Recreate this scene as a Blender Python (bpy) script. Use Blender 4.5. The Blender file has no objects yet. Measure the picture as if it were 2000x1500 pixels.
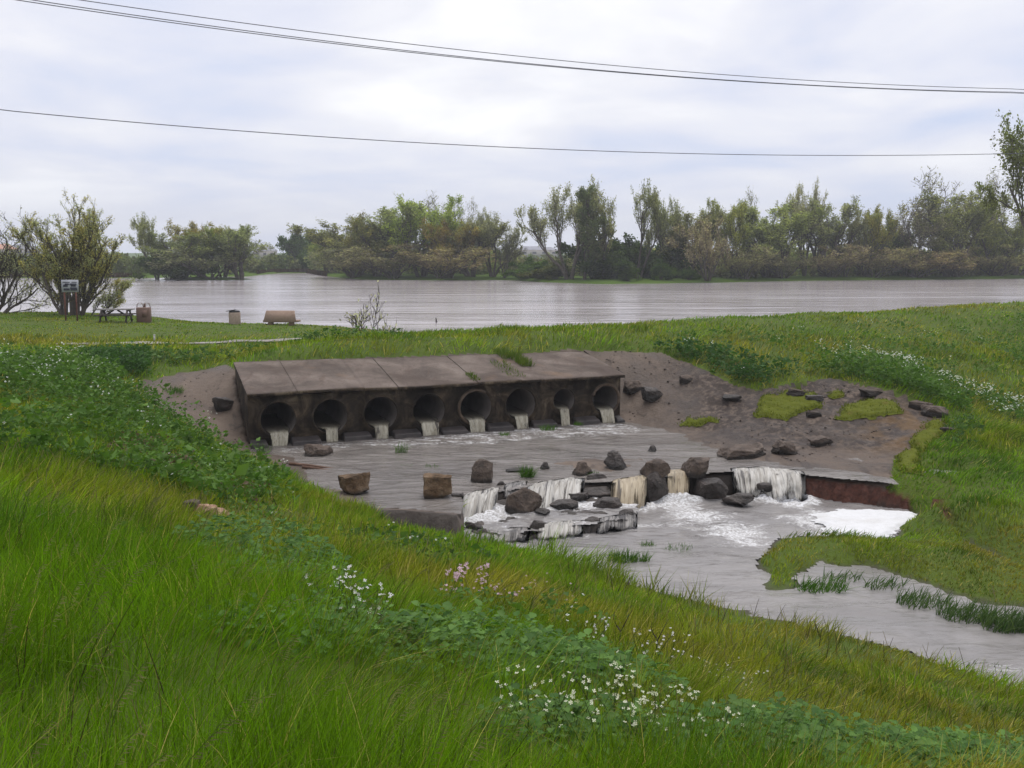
import bpy, bmesh, math, random
import numpy as np
from mathutils import Vector, noise as mnoise
rng = np.random.default_rng(7)
random.seed(7)
S = bpy.context.scene
COL = S.collection
# ------------------------------------------------------------------ camera
F = 1944.0
TH = math.atan(255.0 / F)
CT, ST = math.cos(TH), math.sin(TH)
CZ = 8.0                       # camera height above datum
cam = bpy.data.cameras.new('camera'); cam.lens = 35.0; cam.sensor_width = 36.0
cam.clip_start = 0.1; cam.clip_end = 9000
co = bpy.data.objects.new('camera', cam); COL.objects.link(co)
co.location = (0, 0, CZ); co.rotation_euler = (math.pi / 2 - TH, 0, 0)
S.camera = co

def ray(px, py):
    u = (px - 1000.0) / F; v = (750.0 - py) / F
    return np.array([u, CT + v * ST, -ST + v * CT])
def at(px, py, Y):
    d = ray(px, py); k = Y / d[1]
    return np.array([d[0] * k, Y, CZ + d[2] * k])
def onz(px, py, zr):
    d = ray(px, py); k = zr / d[2]
    return np.array([d[0] * k, d[1] * k, CZ + zr])
def sm(t):
    t = np.clip(t, 0, 1); return t * t * (3 - 2 * t)

# ------------------------------------------------------------------ numpy noise
def _h(ix, iy, s):
    n = (ix * 374761393 + iy * 668265263 + s * 1442695041).astype(np.int64)
    n = (n ^ (n >> 13)) * 1274126177
    n = n ^ (n >> 16)
    return ((n & 0xFFFFFF) / float(0xFFFFFF))
def vnoise(x, y, s=0):
    x = np.asarray(x, float); y = np.asarray(y, float)
    ix = np.floor(x).astype(np.int64); iy = np.floor(y).astype(np.int64)
    fx = x - ix; fy = y - iy
    fx = fx * fx * (3 - 2 * fx); fy = fy * fy * (3 - 2 * fy)
    a = _h(ix, iy, s); b = _h(ix + 1, iy, s); c = _h(ix, iy + 1, s); d = _h(ix + 1, iy + 1, s)
    return (a * (1 - fx) + b * fx) * (1 - fy) + (c * (1 - fx) + d * fx) * fy
def fbm(x, y, s=0, o=4):
    t = 0; a = 0.5; n = 0
    for k in range(o):
        t = t + a * vnoise(x, y, s + k * 17); n += a; a *= 0.5; x = np.asarray(x) * 2.03 + 5.1; y = np.asarray(y) * 2.03 + 1.7
    return t / n

# ------------------------------------------------------------------ object helpers
def link(o):
    COL.objects.link(o); return o
def tag(o, label=None, cat=None, group=None, kind=None):
    if label: o['label'] = label
    if cat: o['category'] = cat
    if group: o['group'] = group
    if kind: o['kind'] = kind
    return o
def empty(name, loc, rz=0.0):
    o = bpy.data.objects.new(name, None); link(o); o.location = loc; o.rotation_euler = (0, 0, rz)
    o.empty_display_size = 0.2
    return o
def mesh_np(name, V, Q=None, T=None, mat=None, parent=None, col=None, attrs=None, smooth=False):
    me = bpy.data.meshes.new(name)
    V = np.asarray(V, np.float32)
    nq = 0 if Q is None else len(Q); nt = 0 if T is None else len(T)
    loops = []
    if nq: loops.append(np.asarray(Q, np.int32).ravel())
    if nt: loops.append(np.asarray(T, np.int32).ravel())
    L = np.concatenate(loops)
    me.vertices.add(len(V)); me.vertices.foreach_set('co', V.ravel())
    me.loops.add(len(L)); me.loops.foreach_set('vertex_index', L)
    me.polygons.add(nq + nt)
    st = np.concatenate([np.arange(nq) * 4, nq * 4 + np.arange(nt) * 3]).astype(np.int32)
    me.polygons.foreach_set('loop_start', st)
    if smooth: me.polygons.foreach_set('use_smooth', np.ones(nq + nt, bool))
    if col is not None:
        c = np.ones((len(V), 4), np.float32); c[:, :3] = np.asarray(col, np.float32)
        a = me.attributes.new('Col', 'FLOAT_COLOR', 'POINT'); a.data.foreach_set('color', c.ravel())
    for k, v in (attrs or {}).items():
        v = np.asarray(v, np.float32)
        if v.ndim == 1:
            a = me.attributes.new(k, 'FLOAT', 'POINT'); a.data.foreach_set('value', v)
        else:
            a = me.attributes.new(k, 'FLOAT_VECTOR', 'POINT'); a.data.foreach_set('vector', v.ravel())
    me.update(calc_edges=True); me.validate()
    if mat: me.materials.append(mat)
    o = bpy.data.objects.new(name, me); link(o)
    if parent is not None: o.parent = parent
    return o
class MB:
    def __init__(s): s.V = []; s.Q = []; s.T = []; s.C = []; s.n = 0
    def add(s, V, Q=None, T=None, col=(1, 1, 1)):
        V = np.asarray(V, float)
        if len(V) == 0: return
        s.V.append(V)
        if Q is not None and len(Q): s.Q.append(np.asarray(Q, int) + s.n)
        if T is not None and len(T): s.T.append(np.asarray(T, int) + s.n)
        c = np.asarray(col, float)
        s.C.append(np.broadcast_to(c, (len(V), 3)) if c.ndim == 1 else c)
        s.n += len(V)
    def box(s, c, d, ax=None, col=(1, 1, 1)):
        c = np.asarray(c, float); x, y, z = d[0] / 2, d[1] / 2, d[2] / 2
        P = np.array([[-x, -y, -z], [x, -y, -z], [x, y, -z], [-x, y, -z], [-x, -y, z], [x, -y, z], [x, y, z], [-x, y, z]])
        if ax is not None: P = P @ np.asarray(ax, float)
        s.add(P + c, [[0, 3, 2, 1], [4, 5, 6, 7], [0, 1, 5, 4], [1, 2, 6, 5], [2, 3, 7, 6], [3, 0, 4, 7]], None, col)
    def bar(s, a, b, w, h, col=(1, 1, 1)):
        a = np.asarray(a, float); b = np.asarray(b, float); d = b - a; L = np.linalg.norm(d); d = d / L
        up = np.array([0, 0, 1.0]) if abs(d[2]) < .9 else np.array([0, 1.0, 0])
        y = np.cross(up, d); y /= np.linalg.norm(y); z = np.cross(d, y)
        s.box((a + b) / 2, (L, w, h), np.array([d, y, z]), col)
    def tube(s, P, R, n=6, col=(1, 1, 1), cap=True):
        P = np.asarray(P, float); R = np.broadcast_to(np.asarray(R, float), (len(P),))
        D = np.gradient(P, axis=0); D /= np.linalg.norm(D, axis=1)[:, None] + 1e-9
        ref = np.array([0.31, 0.17, 0.93]) if abs(D[0] @ np.array([0.31, 0.17, 0.93])) < .9 else np.array([1.0, 0, 0])
        A = np.cross(D, ref); A /= np.linalg.norm(A, axis=1)[:, None] + 1e-9
        B = np.cross(D, A)
        th = np.arange(n) * 2 * math.pi / n
        V = P[:, None, :] + R[:, None, None] * (np.cos(th)[None, :, None] * A[:, None, :] + np.sin(th)[None, :, None] * B[:, None, :])
        m = len(P); i = np.arange(m - 1)[:, None] * n; j = np.arange(n)[None, :]; j2 = (j + 1) % n
        Q = np.stack([i + j, i + j2, i + n + j2, i + n + j], -1).reshape(-1, 4)
        V = V.reshape(-1, 3); T = None
        if cap:
            V = np.vstack([V, P[:1], P[-1:]]); a = m * n; jj = np.arange(n); k = (jj + 1) % n
            T = np.vstack([np.stack([np.full(n, a), k, jj], -1), np.stack([np.full(n, a + 1), (m - 1) * n + jj, (m - 1) * n + k], -1)])
        s.add(V, Q, T, col)
    def build(s, name, mat, parent=None, smooth=False, attrs=None):
        return mesh_np(name, np.vstack(s.V), np.vstack(s.Q) if s.Q else None, np.vstack(s.T) if s.T else None, mat, parent, np.vstack(s.C), attrs, smooth)

# ------------------------------------------------------------------ materials
def newmat(name):
    m = bpy.data.materials.new(name); m.use_nodes = True
    nt = m.node_tree; nt.nodes.clear()
    return m, nt
class NT:
    def __init__(s, nt): s.nt = nt; s.N = nt.nodes; s.L = nt.links
    def n(s, t, **kw):
        x = s.N.new(t)
        for k, v in kw.items(): setattr(x, k, v)
        return x
    def lk(s, a, b): s.L.new(a, b)
    def val(s, sock, v):
        if hasattr(v, 'is_linked') or isinstance(v, bpy.types.NodeSocket): s.lk(v, sock)
        else:
            if sock.type == 'RGBA' and len(v) == 3: v = (*v, 1)
            sock.default_value = v
    def pos(s): return s.n('ShaderNodeNewGeometry').outputs['Position']
    def objco(s): return s.n('ShaderNodeTexCoord').outputs['Object']
    def mapping(s, vec, scale=(1, 1, 1), rot=(0, 0, 0)):
        m = s.n('ShaderNodeMapping'); s.lk(vec, m.inputs['Vector']); m.inputs['Scale'].default_value = scale; m.inputs['Rotation'].default_value = rot
        return m.outputs[0]
    def noise(s, vec, scale, detail=4, rough=.55, dist=0.0):
        x = s.n('ShaderNodeTexNoise'); s.lk(vec, x.inputs['Vector']); x.inputs['Scale'].default_value = scale
        x.inputs['Detail'].default_value = detail; x.inputs['Roughness'].default_value = rough; x.inputs['Distortion'].default_value = dist
        return x.outputs['Fac']
    def ramp(s, fac, stops):
        r = s.n('ShaderNodeValToRGB'); s.lk(fac, r.inputs[0]); e = r.color_ramp.elements
        while len(e) < len(stops): e.new(0.5)
        for k, (p, c) in enumerate(stops):
            e[k].position = p; e[k].color = (*c, 1) if len(c) == 3 else c
        return r.outputs['Color']
    def rng(s, v, a, b, c=0.0, d=1.0):
        m = s.n('ShaderNodeMapRange'); m.clamp = True; m.interpolation_type = 'SMOOTHSTEP'
        s.val(m.inputs['Value'], v)
        for i, q in zip(('From Min', 'From Max', 'To Min', 'To Max'), (a, b, c, d)): s.val(m.inputs[i], q)
        return m.outputs['Result']
    def mix(s, f, a, b, blend='MIX'):
        m = s.n('ShaderNodeMix', data_type='RGBA', blend_type=blend)
        s.val(m.inputs[0], f); s.val(m.inputs[6], a); s.val(m.inputs[7], b)
        return m.outputs[2]
    def math(s, op, a, b=0.0):
        m = s.n('ShaderNodeMath', operation=op); s.val(m.inputs[0], a); s.val(m.inputs[1], b); return m.outputs[0]
    def attr(s, name, out='Fac'):
        a = s.n('ShaderNodeAttribute', attribute_name=name); return a.outputs[out]
    def bump(s, h, strength=.5, dist=.05):
        b = s.n('ShaderNodeBump'); s.lk(h, b.inputs['Height']); b.inputs['Strength'].default_value = strength; b.inputs['Distance'].default_value = dist
        return b.outputs[0]
    def bsdf(s, color, rough=.7, spec=.3, normal=None, **kw):
        b = s.n('ShaderNodeBsdfPrincipled'); s.val(b.inputs['Base Color'], color); s.val(b.inputs['Roughness'], rough)
        s.val(b.inputs['Specular IOR Level'], spec)
        if normal is not None: s.lk(normal, b.inputs['Normal'])
        for k, v in kw.items(): s.val(b.inputs[k], v)
        return b.outputs[0]
    def out(s, sh):
        o = s.n('ShaderNodeOutputMaterial'); s.lk(sh, o.inputs['Surface'])

def leaf_mat(name, rough=.55, trans=.35, objcol=False, spec=.25, tint=(1, 1, 1)):
    m, nt = newmat(name); k = NT(nt)
    c = k.attr('Col', 'Color')
    if objcol:
        oi = k.n('ShaderNodeObjectInfo'); c = k.mix(1.0, c, oi.outputs['Color'], 'MULTIPLY')
    if tint != (1, 1, 1): c = k.mix(1.0, c, tint, 'MULTIPLY')
    b = k.bsdf(c, rough, spec)
    t = k.n('ShaderNodeBsdfTranslucent'); k.lk(k.mix(1.0, c, (1.15, 1.25, .6), 'MULTIPLY'), t.inputs['Color'])
    ms = k.n('ShaderNodeMixShader'); ms.inputs[0].default_value = trans; k.lk(b, ms.inputs[1]); k.lk(t.outputs[0], ms.inputs[2])
    k.out(ms.outputs[0]); return m
def plain_mat(name, stops, scale=3, rough=.8, bump=.3, bscale=20, spec=.25, streak=None, bdist=.02, wet=False):
    m, nt = newmat(name); k = NT(nt); p = k.objco()
    n1 = k.noise(p, scale, 6, .6); c = k.ramp(n1, stops)
    if streak:
        n3 = k.noise(k.mapping(p, streak[0]), streak[1], 4, .6)
        c = k.mix(k.rng(n3, .5, .72), c, streak[2])
    n2 = k.noise(p, bscale, 7, .72)
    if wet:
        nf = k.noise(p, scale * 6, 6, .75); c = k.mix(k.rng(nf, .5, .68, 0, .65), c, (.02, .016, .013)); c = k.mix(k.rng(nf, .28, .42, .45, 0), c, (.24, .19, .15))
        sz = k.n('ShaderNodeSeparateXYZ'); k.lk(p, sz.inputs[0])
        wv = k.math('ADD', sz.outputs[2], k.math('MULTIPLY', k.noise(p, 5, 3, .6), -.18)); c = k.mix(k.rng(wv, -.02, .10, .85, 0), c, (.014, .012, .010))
    k.out(k.bsdf(c, rough, spec, k.bump(n2, bump, bdist))); return m

M = {}
M['grass'] = leaf_mat('grass_blades', .6, .42, spec=.06)
M['weed'] = leaf_mat('weed_leaves', .5, .35, spec=.14)
M['petal'] = leaf_mat('petals', .6, .3)
M['crown'] = leaf_mat('crown_foliage', .85, .58, objcol=True, spec=.05)
M['bark'] = plain_mat('bark', [(.3, (.06, .05, .042)), (.7, (.13, .11, .09))], 4, .9, .6, 12)
M['wire'] = plain_mat('cable', [(.3, (.11, .11, .13)), (.7, (.16, .16, .18))], 2, .6, .0)
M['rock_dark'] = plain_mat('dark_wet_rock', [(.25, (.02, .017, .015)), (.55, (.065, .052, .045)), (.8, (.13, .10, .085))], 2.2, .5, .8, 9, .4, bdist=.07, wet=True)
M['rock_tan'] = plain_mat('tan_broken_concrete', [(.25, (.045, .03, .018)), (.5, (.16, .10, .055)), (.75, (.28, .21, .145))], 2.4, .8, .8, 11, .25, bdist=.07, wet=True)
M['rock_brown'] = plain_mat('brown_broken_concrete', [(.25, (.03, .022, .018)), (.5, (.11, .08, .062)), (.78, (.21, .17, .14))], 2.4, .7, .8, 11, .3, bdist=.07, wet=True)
M['rock_pink'] = plain_mat('pale_clay_rubble', [(.3, (.22, .12, .08)), (.5, (.42, .27, .19)), (.75, (.55, .42, .33))], 6, .85, .6, 20)
M['brown_metal'] = plain_mat('brown_painted_steel', [(.3, (.14, .085, .065)), (.7, (.2, .125, .095))], 3, .55, .1, 30)
M['tan_concrete'] = plain_mat('tan_aggregate_concrete', [(.3, (.30, .225, .18)), (.7, (.42, .33, .27))], 9, .85, .4, 60)
M['bench_concrete'] = plain_mat('brown_aggregate_concrete', [(.3, (.27, .185, .14)), (.7, (.36, .26, .20))], 9, .85, .4, 60)
M['black_plastic'] = plain_mat('black_lid', [(.3, (.012, .012, .013)), (.7, (.03, .03, .03))], 3, .45, .1, 30)
M['old_wood'] = plain_mat('weathered_wood', [(.3, (.03, .025, .022)), (.7, (.085, .07, .06))], 5, .85, .4, 20)
M['grey_wood'] = plain_mat('grey_tabletop_wood', [(.3, (.16, .15, .14)), (.7, (.3, .28, .27))], 5, .75, .4, 20)
M['sign_white'] = plain_mat('sign_board', [(.3, (.30, .31, .34)), (.7, (.42, .43, .46))], 3, .5, .05, 20)
M['sign_dark'] = plain_mat('sign_letters', [(.3, (.012, .012, .03)), (.7, (.04, .04, .06))], 3, .5, .05, 20)
M['rust_post'] = plain_mat('rusty_post', [(.3, (.10, .04, .03)), (.7, (.17, .08, .06))], 6, .8, .3, 20)
M['driftwood'] = plain_mat('driftwood', [(.3, (.09, .05, .035)), (.7, (.2, .12, .085))], 6, .85, .5, 20)
M['house_wall'] = plain_mat('house_wall', [(.3, (.34, .30, .28)), (.7, (.45, .41, .39))], .3, .9, .0)
M['roof_orange'] = plain_mat('clay_roof', [(.3, (.40, .19, .12)), (.7, (.5, .27, .18))], .5, .9, .0)
M['roof_grey'] = plain_mat('grey_roof', [(.3, (.22, .22, .25)), (.7, (.31, .31, .35))], .5, .9, .0)
M['dead_stem'] = plain_mat('dead_stem', [(.3, (.03, .02, .018)), (.7, (.07, .05, .045))], 9, .9, .0)
M['post_white'] = plain_mat('marker_post', [(.3, (.4, .4, .38)), (.7, (.55, .55, .5))], 9, .8, .0)

def ground_mat():
    m, nt = newmat('bank_soil_and_turf'); k = NT(nt); p = k.pos()
    n = k.noise(p, .35, 5, .6); n2 = k.noise(p, 3.5, 5, .7)
    c = k.mix(n, (.05, .10, .010), (.095, .115, .018))
    c = k.mix(k.rng(n2, .45, .75, 0, .6), c, (.06, .05, .025))
    c = k.mix(k.attr('dirt'), c, k.mix(k.rng(n2, .35, .65), (.05, .018, .012), (.13, .05, .033)))
    c = k.mix(k.attr('bed'), c, (.07, .06, .05))
    c = k.mix(k.attr('face'), c, k.mix(n2, (.016, .012, .010), (.055, .042, .034)))
    k.out(k.bsdf(c, .9, .15, k.bump(n2, .9, .08))); return m
M['ground'] = ground_mat()
def apron_mat():
    m, nt = newmat('wet_worn_concrete'); k = NT(nt); p = k.pos()
    n1 = k.noise(p, .55, 6, .62, .6); n2 = k.noise(p, 4, 8, .7); n3 = k.noise(k.mapping(p, (1.1, .35, 1), (0, 0, .5)), 1.6, 6, .65, .8)
    c = k.ramp(n1, [(.28, (.058, .042, .032)), (.46, (.105, .078, .060)), (.7, (.185, .142, .112))])
    c = k.mix(k.rng(n2, .52, .72, 0, .7), c, (.07, .052, .043))
    c = k.mix(k.rng(n3, .55, .66, 0, .75), c, (.055, .042, .036))
    fac = k.attr('mud')
    c = k.mix(k.math('MULTIPLY', fac, k.rng(n2, .36, .56)), c, (.045, .033, .028))
    nm = k.noise(p, 1.1, 5, .6)
    c = k.mix(k.math('MULTIPLY', k.attr('rust'), k.rng(nm, .4, .6)), c, (.16, .085, .02))
    c = k.mix(k.attr('dirt'), c, k.mix(k.rng(n2, .35, .65), (.05, .018, .012), (.13, .05, .033)))
    c = k.mix(k.attr('face'), c, k.mix(n2, (.02, .015, .013), (.07, .055, .045)))
    r = k.rng(n1, .35, .65, .25, .6)
    hsum = k.math('ADD', n2, k.math('MULTIPLY', n3, .8))
    ng = k.noise(p, 22, 5, .7); c = k.mix(k.rng(ng, .54, .74, 0, .4), c, (.035, .027, .022)); c = k.mix(k.rng(ng, .3, .42, .5, 0), c, (.17, .14, .12))
    hsum = k.math('ADD', hsum, k.math('MULTIPLY', ng, .35))
    k.out(k.bsdf(c, k.math('ADD', r, .15), .22, k.bump(hsum, .9, .08))); return m
M['apron'] = apron_mat()
def slab_mat():
    m, nt = newmat('slab_concrete'); k = NT(nt); p = k.pos()
    n1 = k.noise(p, .8, 6, .65, .5); n2 = k.noise(p, 7, 8, .7); n3 = k.noise(k.mapping(p, (1.6, .3, .3), (0, 0, .38)), 2.0, 5, .6, .4)
    c = k.ramp(n1, [(.3, (.075, .060, .051)), (.46, (.125, .100, .085)), (.56, (.16, .128, .109)), (.72, (.215, .178, .152))])
    c = k.mix(k.rng(n3, .56, .7, 0, .55), c, (.11, .078, .062))
    c = k.mix(k.rng(n2, .56, .7, 0, .8), c, (.06, .045, .036))
    n4 = k.noise(p, .5, 3, .5); c = k.mix(k.rng(n4, .58, .75, 0, .5), c, (.24, .14, .07))
    n5 = k.noise(p, 30, 4, .7); c = k.mix(k.rng(n5, .52, .7, 0, .5), c, (.06, .045, .036))
    n6 = k.noise(k.mapping(p, (1, 1, 1)), .35, 4, .6, .6); c = k.mix(k.rng(n6, .48, .62, 0, .6), c, (.075, .055, .045))
    k.out(k.bsdf(c, .85, .12, k.bump(k.math('ADD', n2, n5), .5, .03))); return m
M['slab'] = slab_mat()
def wall_mat():
    m, nt = newmat('stained_headwall_concrete'); k = NT(nt); p = k.pos()
    n1 = k.noise(p, 1.2, 7, .68, .8); n2 = k.noise(k.mapping(p, (4, 4, .7)), 1.0, 6, .7, .4); n3 = k.noise(p, 9, 8, .75)
    c = k.ramp(n1, [(.32, (.016, .012, .009)), (.46, (.036, .027, .019)), (.57, (.085, .062, .042)), (.7, (.19, .15, .10))])
    c = k.mix(k.rng(n2, .5, .68, 0, .75), c, (.016, .012, .010))
    c = k.mix(k.rng(n3, .62, .75, 0, .8), c, (.23, .19, .13))
    k.out(k.bsdf(c, .8, .15, k.bump(n3, .9, .05))); return m
M['wall'] = wall_mat()
M['pipe_in'] = plain_mat('pipe_concrete', [(.3, (.13, .11, .10)), (.7, (.20, .175, .16))], 2, .75, .3, 12)
M['pipe_rim'] = plain_mat('pipe_rim_concrete', [(.3, (.05, .035, .025)), (.6, (.12, .085, .06)), (.8, (.25, .18, .12))], 4, .8, .7, 14)
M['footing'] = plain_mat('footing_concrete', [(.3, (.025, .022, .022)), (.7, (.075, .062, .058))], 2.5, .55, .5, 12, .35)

def water_mat(name, base, foam=True, wscale=3.0, stretch=(1, 1, 1), rot=0.0, bstr=.35, bdist=.04, rough=.1, tan=False):
    m, nt = newmat(name); k = NT(nt); p = k.pos()
    pm = k.mapping(p, stretch, (0, 0, rot))
    w1 = k.noise(pm, wscale, 5, .6, .5); w2 = k.noise(pm, wscale * .27, 3, .5, .3)
    h = k.math('ADD', w1, k.math('MULTIPLY', w2, 1.6)); cur = k.noise(pm, wscale * .11, 3, .55, .8); h = k.math('MULTIPLY', h, k.rng(cur, .34, .66, .4, 1.0))
    bp = k.bump(h, bstr, bdist)
    nn = k.noise(k.mapping(p, stretch, (0, 0, rot)), .45, 5, .6, .8)
    c = k.mix(k.rng(nn, .35, .65), tuple(x * .88 for x in base), tuple(x * 1.12 for x in base))
    b = k.bsdf(c, rough, .5, bp, IOR=1.33)
    if foam:
        f = k.attr('foam')
        n1 = k.noise(k.mapping(p, stretch, (0, 0, rot)), 1.7, 8, .72, 1.6)
        thr = k.math('SUBTRACT', .86, k.math('MULTIPLY', f, .62))
        nfine = k.noise(p, 9, 6, .75)
        fac = k.rng(k.math('ADD', k.math('SUBTRACT', n1, thr), k.math('MULTIPLY', k.math('SUBTRACT', nfine, .5), .34)), -.03, .17)
        fn = k.noise(p, 14, 5, .7)
        fc = k.mix(k.rng(fn, .36, .64), (.30, .285, .27), (.70, .70, .71))
        fb = k.bsdf(fc, .8, .2, k.bump(n1, .6, .06))
        ms = k.n('ShaderNodeMixShader'); k.lk(fac, ms.inputs[0]); k.lk(b, ms.inputs[1]); k.lk(fb, ms.inputs[2]); k.out(ms.outputs[0])
    else: k.out(b)
    return m
M['lake'] = water_mat('lake_water', (.34, .305, .305), False, .35, (.35, 1.5, 1), 0.1, .8, .35, .15)
M['stream'] = water_mat('stream_water', (.23, .216, .208), True, 3.4, (.7, 1.6, 1), -0.55, .8, .07, .06)
M['upper_water'] = water_mat('shallow_water', (.165, .147, .134), True, 4.0, (.65, 1.8, 1), 0.25, 1.0, .08, .11)
def fall_mat(name, hi, lo, dark, dk):
    m, nt = newmat(name); k = NT(nt)
    v = k.attr('st', 'Vector')
    a = k.noise(k.mapping(v, (9, 1.6, 1)), 1.0, 7, .75, .9); b = k.noise(k.mapping(v, (3.2, .5, 1)), 1.0, 4, .6, .3)
    c = k.mix(k.rng(a, .3, .7), lo, hi)
    c = k.mix(k.rng(k.math('ADD', a, b), 1.08 - dk, 1.22 - dk), c, dark)
    c = k.mix(k.attr('calm_dim'), c, (.055, .045, .036))  # smooth brown water in the pipes, their dim interior painted into its tone
    sh = k.bsdf(c, .3, .4, k.bump(a, .8, .05))
    sx_ = k.n('ShaderNodeSeparateXYZ'); k.lk(v, sx_.inputs[0])
    e = k.attr('edge'); tr = k.n('ShaderNodeBsdfTransparent')
    al = k.rng(k.math('ADD', k.math('ADD', b, k.math('MULTIPLY', a, .6)), e), .57 + dk * .6, .71 + dk * .6)
    ms = k.n('ShaderNodeMixShader'); k.lk(al, ms.inputs[0]); k.lk(tr.outputs[0], ms.inputs[1]); k.lk(sh, ms.inputs[2])
    k.out(ms.outputs[0]); return m
M['fall_white'] = fall_mat('white_water', (.66, .64, .60), (.24, .21, .17), (.05, .043, .038), .05)
M['fall_tan'] = fall_mat('tan_water', (.52, .44, .31), (.24, .18, .11), (.08, .06, .04), .0)
M['fall_dark'] = fall_mat('thin_water', (.5, .48, .45), (.14, .12, .11), (.035, .03, .028), .12)
M['jet'] = fall_mat('outflow_water', (.60, .56, .45), (.22, .19, .13), (.07, .058, .045), .03)
def foam_mat():
    m, nt = newmat('foam_white'); k = NT(nt); p = k.pos()
    n = k.noise(p, 5, 7, .7); n2 = k.noise(p, .9, 3, .5)
    c = k.mix(n, (.54, .54, .53), (.76, .76, .78)); c = k.mix(k.rng(n2, .5, .75, 0, .5), c, (.50, .48, .45))
    k.out(k.bsdf(c, .9, .15, k.bump(n, .7, .05), **{'Subsurface Weight': .0})); return m
M['foam'] = foam_mat()
M['path'] = plain_mat('path_gravel', [(.3, (.22, .20, .18)), (.7, (.33, .31, .28))], 1.2, .95, .4, 30)
M['moss'] = leaf_mat('moss_blades', .7, .3)
def mossbase():
    m, nt = newmat('moss_mat'); k = NT(nt); p = k.pos(); n = k.noise(p, 6, 6, .7); n2 = k.noise(p, 1.2, 3, .5)
    c = k.mix(n, (.055, .075, .008), (.14, .15, .018)); c = k.mix(k.rng(n2, .6, .75, 0, .6), c, (.13, .085, .03))
    k.out(k.bsdf(c, .95, .1, k.bump(n, 1, .05))); return m
M['mossbase'] = mossbase()
def far_mat():
    m, nt = newmat('far_meadow'); k = NT(nt); p = k.pos(); n = k.noise(p, .08, 5, .6); n2 = k.noise(p, 1.0, 5, .7)
    c = k.mix(n, (.05, .10, .012), (.09, .14, .02)); c = k.mix(k.rng(n2, .5, .75, 0, .5), c, (.07, .06, .03))
    k.out(k.bsdf(c, .95, .1)); return m
M['far'] = far_mat()

# ------------------------------------------------------------------ headwall frame
SP = 1.756
WP0 = np.array([-7.86, 33.0]); WD = np.array([.9274, .3742]); WD /= np.linalg.norm(WD); WN = np.array([WD[1], -WD[0]])
SA, SB = -.98, 7 * SP + .66
def wp(s, o, z):
    q = WP0 + WD * s + WN * o; return np.array([q[0], q[1], CZ + z])
def wso(x, y):
    dx = np.asarray(x) - WP0[0]; dy = np.asarray(y) - WP0[1]
    return dx * WD[0] + dy * WD[1], dx * WN[0] + dy * WN[1]
# weir line (upper apron lip)
_w = [onz(770, 1004, -6.55), onz(900, 1014, -6.55), onz(906, 972, -6.5), onz(1000, 954, -6.5), onz(1130, 940, -6.5), onz(1230, 938, -6.5), onz(1350, 924, -6.5), onz(1440, 919, -6.5), onz(1570, 926, -6.5), onz(1700, 937, -6.5), onz(1800, 952, -6.5), onz(1818, 975, -6.55)]
WX = np.array([q[0] for q in _w]); WY = np.array([q[1] for q in _w])
def yW(x): return np.interp(x, WX, WY) + .10 * (fbm(np.asarray(x) * 2.2, np.asarray(x) * 0, 5, 3) - .5)
def drop(x, y):
    d = yW(x) - y
    win = sm((x - (WX[0] - .5)) / .6) * (1 - sm((x - WX[-1]) / 1.1))
    win = win * (.5 + .5 * sm((x - WX[1]) / .2))
    return .72 * sm(d / .16) * (1 - sm((d - 1.2) / 5.0)) * win
def rise(x, y):
    return np.zeros_like(np.asarray(x, float))
def rise_old(x, y):
    s, o = wso(x, y); sd = -o
    win = sm((s - (SA - .05)) / .1) * (1 - sm((s - SB + .05) / .1))
    return 1.55 * sm((sd - .25) / .2) * (1 - sm(sd / 4.2)) * win

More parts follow.
